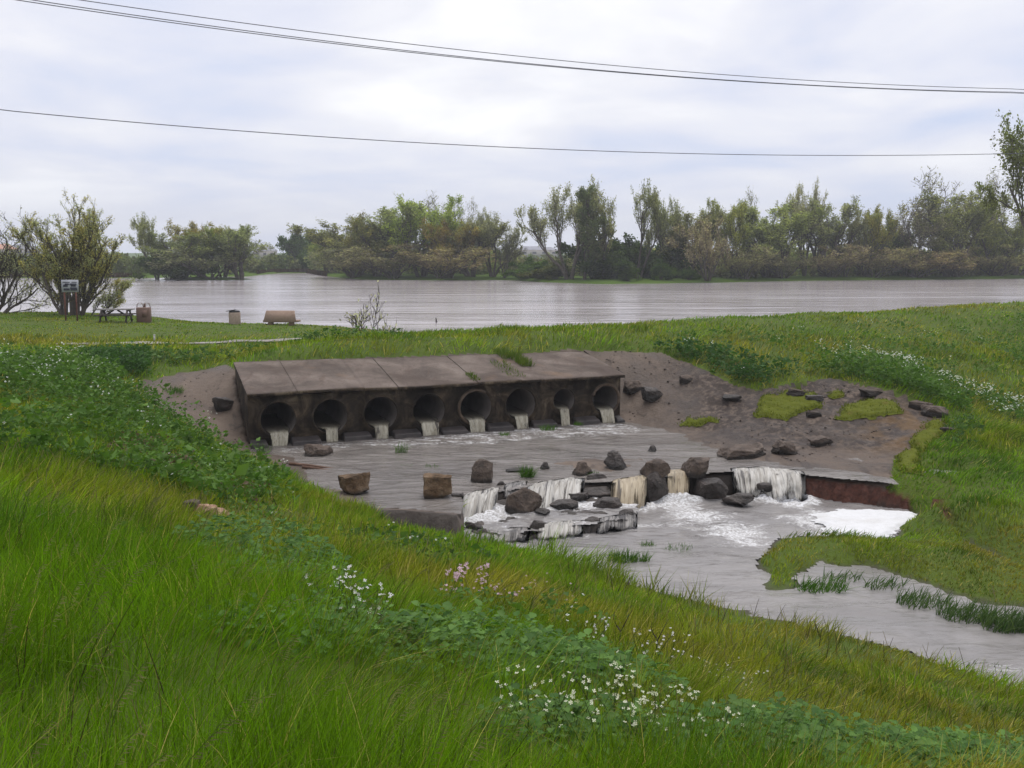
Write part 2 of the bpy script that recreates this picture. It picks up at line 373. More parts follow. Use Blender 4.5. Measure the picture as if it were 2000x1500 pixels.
# ------------------------------------------------------------------ terrain control points
CP = [(0, 0, -1.65), (-4, 0, -1.45), (4, 0, -2.0), (-8, 3, -1.75), (8, 2, -2.9), (0, -5, -1.6), (-10, -5, -1.4), (10, -5, -2.3), (-15, 8, -2.4), (16, 4, -4.9), (20, 10, -6.6), (-25, 15, -2.9), (-30, 30, -3.6)]
P3 = []
for x, y, z in CP: P3.append((x, y, CZ + z))
pix = [(0, 1500, 3.5), (0, 1300, 4.6), (0, 1100, 7.4), (0, 1000, 10.3), (0, 910, 15), (0, 800, 24), (0, 712, 37), (0, 645, 52),
 (300, 1500, 3.8), (300, 1300, 5.3), (300, 1100, 9.2), (300, 1000, 13.6), (250, 905, 19.5), (200, 810, 26.5), (250, 762, 32), (130, 745, 31.5),
 (600, 1500, 4.1), (600, 1300, 6.2), (600, 1150, 9.8), (500, 1045, 15), (420, 960, 19.5),
 (1000, 1500, 4.6), (1000, 1400, 5.8), (1000, 1250, 9), (900, 1150, 13), (750, 1085, 16.7), (650, 1005, 21.2),
 (1400, 1500, 6), (1400, 1350, 10.3), (1300, 1250, 14), (1150, 1150, 18.3), (2000, 1500, 9.2), (2000, 1420, 12.5), (1700, 1400, 11.6), (1700, 1300, 15.3),
 # left bank crown
 (365, 845, 29.4), (285, 800, 30.3), (450, 905, 26.3), (550, 955, 23.8), (600, 965, 24.6), (720, 1010, 22.8), (850, 1045, 23.2), (950, 1065, 23.6),
 # left wing slope
 (440, 715, 37), (350, 732, 36.4), (250, 757, 33.6), (400, 800, 34), (450, 840, 33), (500, 885, 31.4),
 # right rough slope
 (1200, 690, 41), (1290, 690, 41), (1370, 722, 39.5), (1480, 767, 37.5), (1640, 740, 39), (1740, 760, 37), (1830, 802, 35), (1870, 852, 32.4), (1500, 830, 34.5), (1300, 780, 38), (1400, 820, 36), (1300, 830, 36.3), (1260, 770, 38.7), (1600, 870, 32.5), (1700, 900, 30.8), (1560, 895, 31), (1620, 800, 36),
 # crest and dam
 (250, 690, 41), (440, 698, 39.5), (600, 676, 42), (900, 658, 43.5), (300, 676, 45), (500, 668, 46.5), (700, 659, 46.5), (900, 648, 46.5), (1200, 634, 48), (1100, 640, 46), (1400, 622, 50), (1600, 611, 54), (1800, 602, 58), (2000, 592, 62), (2400, 578, 74),
 (1300, 660, 43.5), (1600, 680, 45), (1900, 660, 52), (2000, 700, 47), (1800, 722, 42), (2000, 780, 40), (1900, 800, 36.6), (2000, 850, 33.6), (1900, 880, 31), (2300, 900, 33), (2300, 760, 45),
 # picnic flat
 (0, 628, 58), (250, 631, 59), (450, 634, 59.5), (550, 634, 59.5), (690, 645, 57.5), (-400, 640, 55), (-400, 700, 40), (200, 650, 52), (450, 650, 53)]
for a in pix: P3.append(tuple(at(*a)))
zed = [  # shoreline and bed: px, py, z
 (1050, 1082, -7.2), (1230, 1142, -7.2), (1450, 1198, -7.2), (1600, 1228, -7.2), (1750, 1266, -7.2), (1880, 1310, -7.2), (2000, 1345, -7.2), (2300, 1440, -7.2),
 (1300, 1080, -7.75), (1600, 1175, -7.75), (1900, 1260, -7.7), (1250, 1040, -7.7), (1420, 1030, -7.75), (2200, 1340, -7.7), (1450, 1120, -7.7), (1350, 1140, -7.6), (1750, 1220, -7.7),
 (1700, 1015, -7.6), (1600, 1010, -7.6), (1480, 1010, -7.6),
 (1486, 1090, -7.2), (1510, 1064, -7.2), (1600, 1048, -7.2), (1690, 1052, -7.2), (1760, 1040, -7.2), (1810, 1012, -7.2), (1500, 1118, -7.2), (1560, 1140, -7.2), (1530, 1098, -6.98), (1620, 1066, -6.98),
 (1600, 1100, -7.24), (1760, 1125, -7.2), (1900, 1172, -7.2), (2000, 1188, -7.2), (2200, 1230, -7.2), (1680, 1118, -7.32), (1850, 1180, -7.36), (1980, 1215, -7.36), (2150, 1270, -7.5),
 (1900, 1125, -6.98), (2100, 1150, -6.9), (1950, 950, -6.45), (1860, 935, -6.45), (1870, 1000, -6.72), (1835, 985, -6.6), (1830, 1030, -6.95), (2000, 1050, -6.8), (1850, 1085, -6.9), (1700, 1078, -6.98), (1570, 1080, -6.97), (1640, 1085, -7.0), (2300, 1080, -6.7), (1760, 1065, -7.02), (1950, 1100, -6.93),
 # upper apron
 (545, 882, -6.44), (700, 872, -6.44), (900, 850, -6.44), (1100, 838, -6.44), (1215, 828, -6.44), (620, 925, -6.47), (800, 935, -6.53), (1000, 900, -6.53), (1200, 880, -6.52), (1350, 868, -6.46), (1430, 900, -6.52), (720, 960, -6.5),
 (925, 966, -6.55), (1000, 948, -6.55), (1130, 934, -6.55), (1230, 932, -6.55), (1440, 913, -6.55), (1570, 918, -6.52), (1700, 928, -6.5), (1790, 940, -6.5), (830, 990, -6.53), (600, 945, -6.44), (690, 988, -6.46)]
for a in zed: P3.append(tuple(onz(*a)))
# behind slab and lake side
for s_, o_, z_ in [(0, -3.3, -3.95), (4, -3.3, -3.95), (8, -3.3, -3.98), (12, -3.3, -4.0)]: P3.append(tuple(wp(s_, o_, z_)))
for x, y, z in [(-60, 62, -4.7), (-37, 79, -4.75), (-26, 74, -4.72), (-17, 65.5, -4.7), (-9, 62, -4.72), (-4.5, 57, -4.72), (2, 53.5, -4.72), (11, 57, -4.72), (20, 63, -4.72), (30, 70, -4.72), (42, 78, -4.72),
                (-60, 80, -6.5), (-37, 90, -6.3), (-17, 75, -6.2), (0, 63, -6.2), (15, 68, -6.2), (40, 86, -6.2), (60, 100, -6.3), (-60, 110, -7), (0, 110, -7), (60, 120, -7), (90, 90, -3.6), (-80, 55, -4.2), (-60, 40, -3.9), (70, 30, -6.8), (70, 50, -5), (60, 15, -7)]:
    P3.append((x, y, CZ + z))
for s_ in np.arange(-.6, 13, 1.2):
    P3.append(tuple(wp(s_, .35, -6.5)))
P3 = np.array(P3)
CXY = P3[:, :2] / 10.0
def _U(r2): return np.where(r2 > 1e-12, .5 * r2 * np.log(np.maximum(r2, 1e-12)), 0.0)
Zt = P3[:, 2] + drop(P3[:, 0], P3[:, 1]) - rise(P3[:, 0], P3[:, 1])
n_ = len(P3)
K_ = _U(((CXY[:, None, :] - CXY[None, :, :]) ** 2).sum(-1)) + np.eye(n_) * 4e-4
A_ = np.zeros((n_ + 3, n_ + 3)); A_[:n_, :n_] = K_; A_[:n_, n_] = 1; A_[:n_, n_ + 1:] = CXY; A_[n_, :n_] = 1; A_[n_ + 1:, :n_] = CXY.T
SOL = np.linalg.solve(A_, np.concatenate([Zt, [0, 0, 0]]))
def tps(x, y):
    x = np.asarray(x, float).ravel() / 10; y = np.asarray(y, float).ravel() / 10
    out = np.empty(len(x))
    for i in range(0, len(x), 20000):
        a = x[i:i + 20000]; b = y[i:i + 20000]
        r2 = (a[:, None] - CXY[None, :, 0]) ** 2 + (b[:, None] - CXY[None, :, 1]) ** 2
        out[i:i + 20000] = _U(r2) @ SOL[:n_] + SOL[n_] + SOL[n_ + 1] * a + SOL[n_ + 2] * b
    return out
# zones
def inpoly(x, y, P):
    x = np.asarray(x); y = np.asarray(y); r = np.zeros(x.shape, bool); n = len(P); j = n - 1
    for i in range(n):
        xi, yi = P[i][0], P[i][1]; xj, yj = P[j][0], P[j][1]
        c = ((yi > y) != (yj > y)) & (x < (xj - xi) * (y - yi) / (yj - yi + 1e-12) + xi)
        r ^= c; j = i
    return r
APR = [at(245, 760, 33.5), at(290, 742, 35.4), at(340, 732, 36.5), at(440, 712, 37.4), wp(-.9, -3.35, -4), wp(12.4, -3.45, -4), at(1205, 684, 41.2), at(1290, 690, 41), at(1330, 704, 40.2), at(1375, 724, 39.5), at(1430, 750, 38.2), at(1480, 770, 37.5), at(1550, 754, 38.2), at(1640, 740, 39), at(1740, 762, 37), at(1790, 780, 36), at(1835, 806, 34.8), at(1850, 852, 32.6), at(1780, 880, 31.2), onz(1745, 905, -6.45), onz(1740, 935, -6.45)] + \
      [np.array([WX[i], WY[i] - .25, 0]) for i in range(len(WX) - 3, -1, -1)] + [onz(690, 1000, -6.46), onz(610, 962, -6.44), onz(545, 925, -6.4), at(470, 905, 29.6), at(405, 855, 30.4), at(340, 818, 31.0), at(280, 782, 31.8)]
def inapron(x, y): return inpoly(x, y, APR)
PUD = [onz(1842, 910, -6.35)]
def crest_y(x): return np.interp(x, [-60, -16, -9.5, -2.4, 10, 20, 34, 60], [56, 52, 48.5, 48, 50, 58, 66, 84]) - 1.5
def Hf(x, y):
    x = np.asarray(x, float); y = np.asarray(y, float); sh = x.shape
    xr, yr = x.ravel(), y.ravel()
    z = tps(xr, yr) - drop(xr, yr) + rise(xr, yr)
    ap = inapron(xr, yr)
    n1 = fbm(xr * .45, yr * .45, 3, 4) - .5; n2 = fbm(xr * 1.7, yr * 1.7, 9, 3) - .5
    g = .22 * n1 + .10 * n2
    far = sm((yr - 46) / 8)
    g = g * (1 - .6 * far)
    # keep waterline gentle
    g = g * np.clip(.25 + np.abs(z - (CZ - 7.2)) * 1.2, .25, 1)
    # rough layered mud/concrete at the right
    s, o = wso(xr, yr)
    rr = sm((xr - 3.5) / 3.0) * sm((z - (CZ - 6.47)) / .25)
    lay = fbm(xr * .9 + .6 * yr, yr * .55 - .2 * xr, 21, 5)
    st = np.floor(lay * 9) / 9 + .5 * sm((lay * 9 - np.floor(lay * 9) - .7) / .3) / 9
    rough = .55 * (st - .5) + .06 * n2
    flat = .035 * n2
    a = flat * (1 - rr) + rough * rr
    z = z + np.where(ap, a, g)
    z = np.where((s > SA + .04) & (s < SB - .04) & (o < -.06) & (o > -3.2), CZ - 6.95, z)
    for c_ in PUD: z = z - .34 * np.exp(-((xr - c_[0]) / .8) ** 2 - ((yr - c_[1]) / .6) ** 2)
    return z.reshape(sh)
def hit(px, py, y0=2.2, y1=95):
    d = ray(px, py); Ys = np.linspace(y0, y1, int((y1 - y0) / .12)); k = Ys / d[1]
    zz = CZ + d[2] * k; hh = Hf(d[0] * k, Ys)
    w = np.nonzero(zz < hh)[0]
    i = w[0] if len(w) else len(Ys) - 1
    return np.array([d[0] * k[i], Ys[i], hh[i]])
def gz(x, y): return float(Hf(np.array([x]), np.array([y]))[0])
def project(P):
    P = np.asarray(P, float); x = P[..., 0]; y = P[..., 1]; z = P[..., 2] - CZ
    dep = y * CT - z * ST; v = y * ST + z * CT
    return 1000 + F * x / dep, 750 - F * v / dep

# ------------------------------------------------------------------ ground grid
def axis(segs):
    out = [segs[0][0]]
    for a, b, st in segs:
        n = max(1, int(round((b - a) / st))); out += list(np.linspace(a, b, n + 1)[1:])
    return np.array(out)
gx = axis([(-140, -40, 5), (-40, -16, .8), (-16, -12, .4), (-12, 14, .14), (14, 22, .3), (22, 45, .8), (45, 160, 5)])
gy = axis([(-14, 2, .8), (2, 22, .3), (22, 42, .14), (42, 66, .4), (66, 100, 1.5), (100, 130, 6)])
GX, GY = np.meshgrid(gx, gy); GZ = Hf(GX, GY)
nx, ny = len(gx), len(gy)
idx = np.arange(nx * ny).reshape(ny, nx)
Qg = np.stack([idx[:-1, :-1], idx[:-1, 1:], idx[1:, 1:], idx[1:, :-1]], -1).reshape(-1, 4)
Vg = np.stack([GX.ravel(), GY.ravel(), GZ.ravel()], -1)
cx = Vg[Qg, 0].mean(1); cy = Vg[Qg, 1].mean(1)
ina = inapron(cx, cy)
d_ = yW(Vg[:, 0]) - Vg[:, 1]
dirt = sm((Vg[:, 0] - 7.3) / .5) * (1 - sm((Vg[:, 0] - WX[-1] - .1) / .3)) * sm((d_ + .25) / .1) * (1 - sm((d_ - .7) / .4))
bed = 1 - sm((Vg[:, 2] - (CZ - 7.22)) / .06)
bed = np.where(Vg[:, 1] > crest_y(Vg[:, 0]), 1 - sm((Vg[:, 2] - (CZ - 4.72)) / .06), bed)
wet_shade_face = sm((d_ + .25) / .1) * (1 - sm((d_ - .7) / .4)) * (Vg[:, 0] > -4) * (Vg[:, 0] < 8)  # wet weir face; the shade of its undercut is painted into the dark colour
bed = np.maximum(bed, wet_shade_face)
rr = sm((Vg[:, 0] - 5.0) / 3.0) * sm((Vg[:, 2] - (CZ - 6.5)) / .2)
rust = .5 * np.exp(-((Vg[:, 0] - at(1800, 840, 33)[0]) / 2.0) ** 2 - ((Vg[:, 1] - 33) / 2.6) ** 2) * 1.3
def sub(name, Q, mat, attrs):
    u, inv = np.unique(Q, return_inverse=True)
    return mesh_np(name, Vg[u], inv.reshape(-1, 4), None, mat, None, None, {k: v[u] for k, v in attrs.items()}, True)
tag(sub('ground', Qg[~ina], M['ground'], {'dirt': dirt, 'bed': bed, 'face': wet_shade_face.astype(float)}), kind='structure')
tag(sub('spillway_apron', Qg[ina], M['apron'], {'mud': rr, 'rust': np.clip(rust, 0, 1), 'dirt': dirt, 'face': wet_shade_face.astype(float)}), kind='structure')

# ------------------------------------------------------------------ lake, far shore
ZL = CZ - 4.7
front = [(-400, 70), (-120, 52), (-60, 54), (-30, 56), (-16, 56), (-9, 53), (-3, 49.5), (3, 49), (11, 52.2), (20, 57.5), (30, 63), (40, 69), (60, 84), (100, 108), (400, 160)]
V = []; 
for x, y in front: V.append((x, y, ZL))
for x, y in front: V.append((x * 2.2 + 0, max(120, y), ZL))
for x, y in front: V.append((x * 8, 1500, ZL))
nf = len(front); Q = []
for r in range(2):
    for i in range(nf - 1): Q.append((r * nf + i, r * nf + i + 1, (r + 1) * nf + i + 1, (r + 1) * nf + i))
tag(mesh_np('lake_water', V, Q, None, M['lake']), kind='structure')
shpx = [-1800, -400, 0, 270, 480, 535, 600, 640, 700, 850, 1000, 1060, 1180, 1400, 1550, 1800, 2000, 2400, 3800]
shpy = [543, 543, 543, 543, 540, 534, 533, 540, 546, 547.5, 547, 551, 555, 552, 548.5, 546.5, 544, 541, 540]
def shore(px): return float(onz(px, np.interp(px, shpx, shpy), -4.7)[1])
PX = np.arange(-1800, 3801, 20.0); rows = []
jit = fbm(PX / 37.0, PX * 0, 4, 4) - .5
for mul, zz in [(.992, -5.0), (1.0, -4.66), (1.012, -4.42), (1.06, -4.15), (1.4, -3.7), (3, -2.8), (8, -.5), (30, 2)]:
    r = []
    for p, j in zip(PX, jit):
        Y = shore(p) * (mul + (.02 * j if mul < 2 else 0)); X = (p - 1000) / F * (Y * CT) * 1.0
        r.append((X, Y, CZ + zz + (.1 * random.uniform(-1, 1) if 1.005 < mul < 2 else 0)))
    rows.append(r)
V = np.array(rows).reshape(-1, 3); m_ = len(PX); Q = []
for r in range(len(rows) - 1):
    for i in range(m_ - 1): Q.append((r * m_ + i, r * m_ + i + 1, (r + 1) * m_ + i + 1, (r + 1) * m_ + i))
tag(mesh_np('far_shore', V, Q, None, M['far'], None, None, None, True), kind='structure')
# wooded island mound
ic = onz(388, 547, -4.7); V = [(ic[0], ic[1] + 4, CZ - 4.2)]; T = []
for r, zz in ((.6, -4.35), (1.0, -4.85)):
    for k in range(36):
        a = k / 36 * 2 * math.pi; V.append((ic[0] + 9.2 * r * math.cos(a) * (1 + .08 * math.sin(5 * a)), ic[1] + 4 + 5 * r * math.sin(a), CZ + zz))
Q = []
for k in range(36):
    T.append((0, 1 + k, 1 + (k + 1) % 36)); Q.append((1 + k, 37 + k, 37 + (k + 1) % 36, 1 + (k + 1) % 36))
tag(mesh_np('island_ground', V, Q, T, M['far'], None, None, None, True), kind='structure')

# ------------------------------------------------------------------ shallow upper water and stream
def wl_up(x, y):
    s, o = wso(x, y); t = np.clip(o / 8.5, 0, 1)
    return CZ - 6.37 - .12 * t
ux = np.arange(-11, 13, .09); uy = np.arange(24, 41, .09)
UX, UY = np.meshgrid(ux, uy); WLZ = wl_up(UX, UY); HZ = Hf(UX, UY)
s_, o_ = wso(UX, UY)
inw = (s_ > -1.1) & (s_ < SB - .05)
jets_s = np.arange(8) * SP
foam = np.zeros_like(UX)
for js in jets_s:
    foam += .34 * np.exp(-((s_ - js) / .7) ** 2 - ((o_ - .85) / .5) ** 2)
foam += .42 * np.exp(-((o_ - 1.15) / .75) ** 2) * sm((s_ + .4) / .8) * (1 - sm((s_ - 11.2) / 1.2))
foam += .30 * np.exp(-((o_ - 2.0) / 1.0) ** 2) * sm((s_ - 2) / 2) * (1 - sm((s_ - 11.5) / 1.2))
c_ = onz(1235, 838, -6.4); foam += .5 * np.exp(-((UX - c_[0]) / .5) ** 2 - ((UY - c_[1]) / .8) ** 2)
foam += .30 * np.exp(-np.abs(UY - yW(UX)) / .25) * (UX < 8.8)
foam += .30 * np.exp(-((o_ - 1.6) / 1.2) ** 2) * sm((s_ - 5) / 3) * (1 - sm((s_ - 12) / 1.5))
foam += .14 * fbm(UX * .4, UY * .4, 31, 3)
foam = np.clip(foam * (.55 + .9 * fbm(UX * 1.1, UY * 1.1, 37, 3)), 0, .60)
rip = (fbm(UX * 1.5 + UY * .4, UY * 3.4, 41, 4) - .5) * .055 * (1 + 1.6 * foam)
lip = np.clip(1 - np.abs(yW(UX) - UY) / .5, 0, 1)
UZ = WLZ + rip - .05 * lip
keep = (HZ < UZ + .015) & (UY > yW(UX) - .06) & (o_ > -.02) & ((s_ > -1.5) | (o_ > .8)) & (HZ > CZ - 6.9)
keep &= ~((UX > WX[-1] - .2))
def water(name, X, Y, Z, keep, foam, mat):
    id_ = np.arange(X.size).reshape(X.shape)
    Q = np.stack([id_[:-1, :-1], id_[:-1, 1:], id_[1:, 1:], id_[1:, :-1]], -1)
    kf = keep[:-1, :-1] & keep[:-1, 1:] & keep[1:, 1:] & keep[1:, :-1]
    Q = Q[kf]; u, inv = np.unique(Q, return_inverse=True)
    V = np.stack([X.ravel(), Y.ravel(), Z.ravel()], -1)
    return mesh_np(name, V[u], inv.reshape(-1, 4), None, mat, None, None, {'foam': foam.ravel()[u]}, True)
tag(water('shallow_water', UX, UY, UZ, keep, foam, M['upper_water']), kind='structure')
ZS = CZ - 7.2
FALLPTS = [[(904, 970), (940, 962), (973, 956)], [(1030, 953), (1070, 945), (1110, 938), (1142, 936)], [(1194, 944), (1230, 938), (1263, 934)], [(1302, 924), (1325, 922), (1346, 921)], [(1428, 918), (1480, 918), (1530, 920), (1572, 924)]]
sx = np.arange(-5, 34, .11); sy = np.arange(6, 30.2, .11)
SX, SY = np.meshgrid(sx, sy); SH = Hf(SX, SY)
sf = np.zeros_like(SX)
def blob(px, py, rx, ry, a):
    global sf
    c = onz(px, py, -7.2); sf = sf + 1.22 * a * np.exp(-((SX - c[0]) / rx) ** 2 - ((SY - c[1]) / ry) ** 2)
for b in [(1230, 985, .9, .6, .75), (1310, 985, 1.0, .55, .7), (1360, 1005, 1.1, .7, .62), (1440, 1035, 1.2, .9, .45), (1270, 1025, 1.2, .5, .45), (1100, 1045, 1.2, .5, .55), (1000, 1062, .9, .4, .45), (1180, 1022, .8, .4, .5),
          (1520, 975, 1.1, .55, .85), (1555, 985, .6, .6, .5), (1530, 1010, .7, .7, .35), (1450, 1060, 1.2, 1.0, .3), (1590, 1022, .5, .9, .5), (1640, 1045, .8, .35, .55), (1720, 1048, .8, .3, .5), (1600, 1000, .4, .4, .4), (950, 1000, .9, .8, .7), (1090, 985, 1.4, .8, .7)]: blob(*b)
bf = np.zeros_like(SX)
for pts_ in FALLPTS:
    W_ = np.array([onz(a_, b_, -6.46)[:2] for a_, b_ in pts_])
    for t_ in np.linspace(0, 1, 12):
        q_ = np.array([np.interp(t_, np.linspace(0, 1, len(W_)), W_[:, 0]), np.interp(t_, np.linspace(0, 1, len(W_)), W_[:, 1]) - .62])
        bf = np.maximum(bf, np.exp(-((SX - q_[0]) / .34) ** 2 - ((SY - q_[1] - .12) / .34) ** 2))
        sf = np.maximum(sf, .95 * np.exp(-((SX - q_[0]) / .38) ** 2 - ((SY - q_[1]) / .42) ** 2))
sf = sf + .16 * fbm(SX * .35, SY * .35, 77, 3)
# drifting froth line down the stream and at the lower bank
sf = sf + .12 * sm((SX - 3) / 3) * fbm(SX * .25 + SY * .3, SY * .8, 55, 3)
c_ = onz(1930, 1300, -7.2); sf = sf + .42 * np.exp(-((SX - c_[0]) / 1.6) ** 2 - ((SY - c_[1]) / .5) ** 2)
sf = np.clip(sf, 0, 1)
turb = (fbm(SX * 1.3 + SY * .5, SY * 2.4 - SX * .6, 61, 4) - .5)
SZ = ZS + turb * (.06 + .26 * sf) + bf * .30 * fbm(SX * 4.5, SY * 4.5, 66, 3)
kp = (SH < SZ + .02) & (SY < yW(SX) + .25)
tag(water('stream_water', SX, SY, SZ, kp, sf, M['stream']), kind='structure')
# small pool on the right bank
def ground_patch(name, poly, mat, lift, dome, step=.07, noise=.02, kind=None, flat=None, seed=0, ragged=.12):
    P = np.array([p[:2] for p in poly]); lo = P.min(0) - .2; hi = P.max(0) + .2
    X, Y = np.meshgrid(np.arange(lo[0], hi[0], step), np.arange(lo[1], hi[1], step))
    jx = (fbm(X * 2.5, Y * 2.5, 3 + seed, 3) - .5) * ragged * 4; jy = (fbm(X * 2.5, Y * 2.5, 13 + seed, 3) - .5) * ragged * 4
    k = inpoly(X + jx, Y + jy, P)
    # distance to outline approx by erosion count
    d = k.astype(float)
    for _ in range(6):
        e = d.copy(); e[1:-1, 1:-1] = np.minimum.reduce([d[1:-1, 1:-1], d[:-2, 1:-1], d[2:, 1:-1], d[1:-1, :-2], d[1:-1, 2:]]) * k[1:-1, 1:-1]
        d = d * .5 + e * .5
    base = Hf(X, Y) if flat is None else np.full(X.shape, flat)
    Z = base + lift + dome * sm(d * 1.2) + (fbm(X * 3, Y * 3, 8 + seed, 4) - .5) * 2 * noise * d
    id_ = np.arange(X.size).reshape(X.shape); Q = np.stack([id_[:-1, :-1], id_[:-1, 1:], id_[1:, 1:], id_[1:, :-1]], -1)
    kf = k[:-1, :-1] & k[:-1, 1:] & k[1:, 1:] & k[1:, :-1]; Q = Q[kf]
    if len(Q) == 0: return None
    u, inv = np.unique(Q, return_inverse=True); V = np.stack([X.ravel(), Y.ravel(), Z.ravel()], -1)
    return mesh_np(name, V[u], inv.reshape(-1, 4), None, mat, None, None, {'foam': np.zeros(len(u))}, True)
pl = gz(PUD[0][0], PUD[0][1]) + .10
X, Y = np.meshgrid(np.arange(PUD[0][0] - 1.6, PUD[0][0] + 1.6, .07), np.arange(PUD[0][1] - 1.3, PUD[0][1] + 1.3, .07))
tag(water('puddle', X, Y, np.full(X.shape, pl), (Hf(X, Y) < pl + .01) & (((X - PUD[0][0]) / .85) ** 2 + ((Y - PUD[0][1]) / .75) ** 2 < 1), np.zeros(X.shape), M['stream']), kind='structure')
fp = [onz(*p, -7.14) for p in [(1588, 1000), (1640, 991), (1720, 994), (1800, 1002), (1812, 1008), (1790, 1022), (1750, 1038), (1700, 1053), (1655, 1048), (1620, 1040), (1595, 1035), (1612, 1024), (1585, 1014)]]
o = ground_patch('foam_raft', fp, M['foam'], 0.012, .06, .05, .04, flat=ZS, ragged=.16)
tag(o, 'thick white raft of foam floating in the pool below the red dirt bank', 'foam')

# ------------------------------------------------------------------ waterfalls
FN = np.array([-.12, -.99])
def fall(name, pts, ztop, zbot, mat, label, cat, group, out=.42, rag=.06, seed=0):
    W = np.array([onz(a, b, ztop) for a, b in pts]); L = np.concatenate([[0], np.cumsum(np.linalg.norm(np.diff(W, axis=0), axis=1))])
    n = max(8, int(L[-1] / .05)); m = 16; s = np.linspace(0, L[-1], n)
    X = np.interp(s, L, W[:, 0]); Y = np.interp(s, L, W[:, 1])
    jn = (fbm(s * 1.7 + seed * 5, s * 0 + seed, 15, 4) - .5) * .34; X = X + FN[0] * jn; Y = Y + FN[1] * jn
    zj = (fbm(s * 2.3 + seed * 9, s * 0, 19, 3) - .55) * .20
    Vv = []; st = []; ed = []
    for lay_, j in [(a_, b_) for a_ in range(3) for b_ in range(m)]:
        t = j / (m - 1); lq = (.62, 1.0, 1.3)[lay_]; lb = (.10, -.06, -.17)[lay_]
        # starts flat just behind the lip, curls over, falls
        if t < .2: q = -(.2 - t) / .2 * .28; dz = 0
        else:
            u = (t - .2) / .8; q = out * 1.5 * u ** .9; dz = (zbot - ztop) * u ** 1.35
        w = (fbm(s * 7 + seed, np.full(n, t * 1.5), 3 + seed, 3) - .5) + 1.1 * (fbm(s * 2 + seed * 3, np.full(n, t * 2.5), 33 + seed, 3) - .5)
        w = w + .6 * (fbm(s * 5 + lay_ * 31, np.full(n, t * 2 + lay_), 51 + seed, 3) - .5)
        q2 = (q * lq if q > 0 else q) + (lay_ - 1) * .012 + w * 2 * rag * min(1, t * 1.5)
        z = CZ + ztop + zj * sm(t / .3) + dz + .015 - (np.abs(np.linspace(-1, 1, n)) ** 6) * .03
        ed.append(lb + .20 - .16 * max(0, 1 - t / .35) - .42 * np.abs(np.linspace(-1, 1, n)) ** 8 - .7 * max(0, t - .7) + .30 * (fbm(s * 1.6 + seed, np.full(n, t), 41, 2) - .5))
        Vv.append(np.stack([X + FN[0] * q2, Y + FN[1] * q2, z + w * .03], -1)); st.append(np.stack([s + seed * 3.3 + lay_ * 7.7, np.full(n, t * abs(zbot - ztop)), np.zeros(n)], -1))
    Vv = np.array(Vv).reshape(-1, 3); st = np.array(st).reshape(-1, 3)
    Q = []
    for lay_ in range(3):
        id_ = lay_ * n * m + np.arange(n * m).reshape(m, n); Q.append(np.stack([id_[:-1, :-1], id_[1:, :-1], id_[1:, 1:], id_[:-1, 1:]], -1).reshape(-1, 4))
    # join the three sheets along the lip
    b_ = np.arange(n - 1)
    for lay_ in range(2): Q.append(np.stack([lay_ * n * m + b_, lay_ * n * m + b_ + 1, (lay_ + 1) * n * m + b_ + 1, (lay_ + 1) * n * m + b_], -1))
    Q = np.vstack(Q)
    o = mesh_np(name, Vv, Q, None, mat, None, None, {'st': st, 'edge': np.array(ed).ravel()}, True)
    sd = o.modifiers.new('thickness', 'SOLIDIFY'); sd.thickness = .015; sd.offset = -1
    return tag(o, label, cat, group)
G1 = 'waterfalls over the broken weir lip'
fall('waterfall', [(904, 970), (940, 962), (973, 956)], -6.46, -7.15, M['fall_white'], 'narrow white waterfall at the left end of the weir, left of the grey boulder', 'waterfall', G1, .5, seed=1)
fall('waterfall', [(985, 950), (1006, 947), (1028, 945)], -6.47, -6.85, M['fall_dark'], 'short thin trickle spilling behind the grey boulder', 'waterfall', G1, .3, seed=2)
fall('waterfall', [(1030, 953), (1070, 945), (1110, 938), (1142, 936)], -6.46, -7.1, M['fall_white'], 'broad cream waterfall just right of the grey boulder', 'waterfall', G1, .55, .1, seed=3)
fall('waterfall', [(1194, 944), (1230, 938), (1263, 934)], -6.46, -7.15, M['fall_tan'], 'tan brown waterfall on the left side of the tall dark rock base', 'waterfall', G1, .5, seed=4)
fall('waterfall', [(1302, 924), (1325, 922), (1346, 921)], -6.46, -7.15, M['fall_tan'], 'slim tan waterfall between the tall rock base and the broken rock mass', 'waterfall', G1, .35, seed=5)
fall('waterfall', [(1428, 918), (1480, 918), (1530, 920), (1572, 924)], -6.47, -7.15, M['fall_white'], 'widest white waterfall beside the red dirt bank at right', 'waterfall', G1, .5, .12, seed=6)
G2 = 'low cascades off the bottom ledge'
fall('cascade', [(905, 1046), (960, 1044), (1035, 1036)], -6.95, -7.18, M['fall_dark'], 'low dark cascade off the ledge nearest the grassy bank', 'cascade', G2, .18, seed=7)
fall('cascade', [(1050, 1032), (1095, 1026), (1140, 1022)], -6.95, -7.18, M['fall_white'], 'low pale cascade at the middle of the bottom ledge', 'cascade', G2, .22, seed=8)
fall('cascade', [(1165, 1020), (1205, 1014), (1245, 1006)], -6.95, -7.18, M['fall_dark'], 'low broken cascade at the right end of the bottom ledge', 'cascade', G2, .2, seed=9)
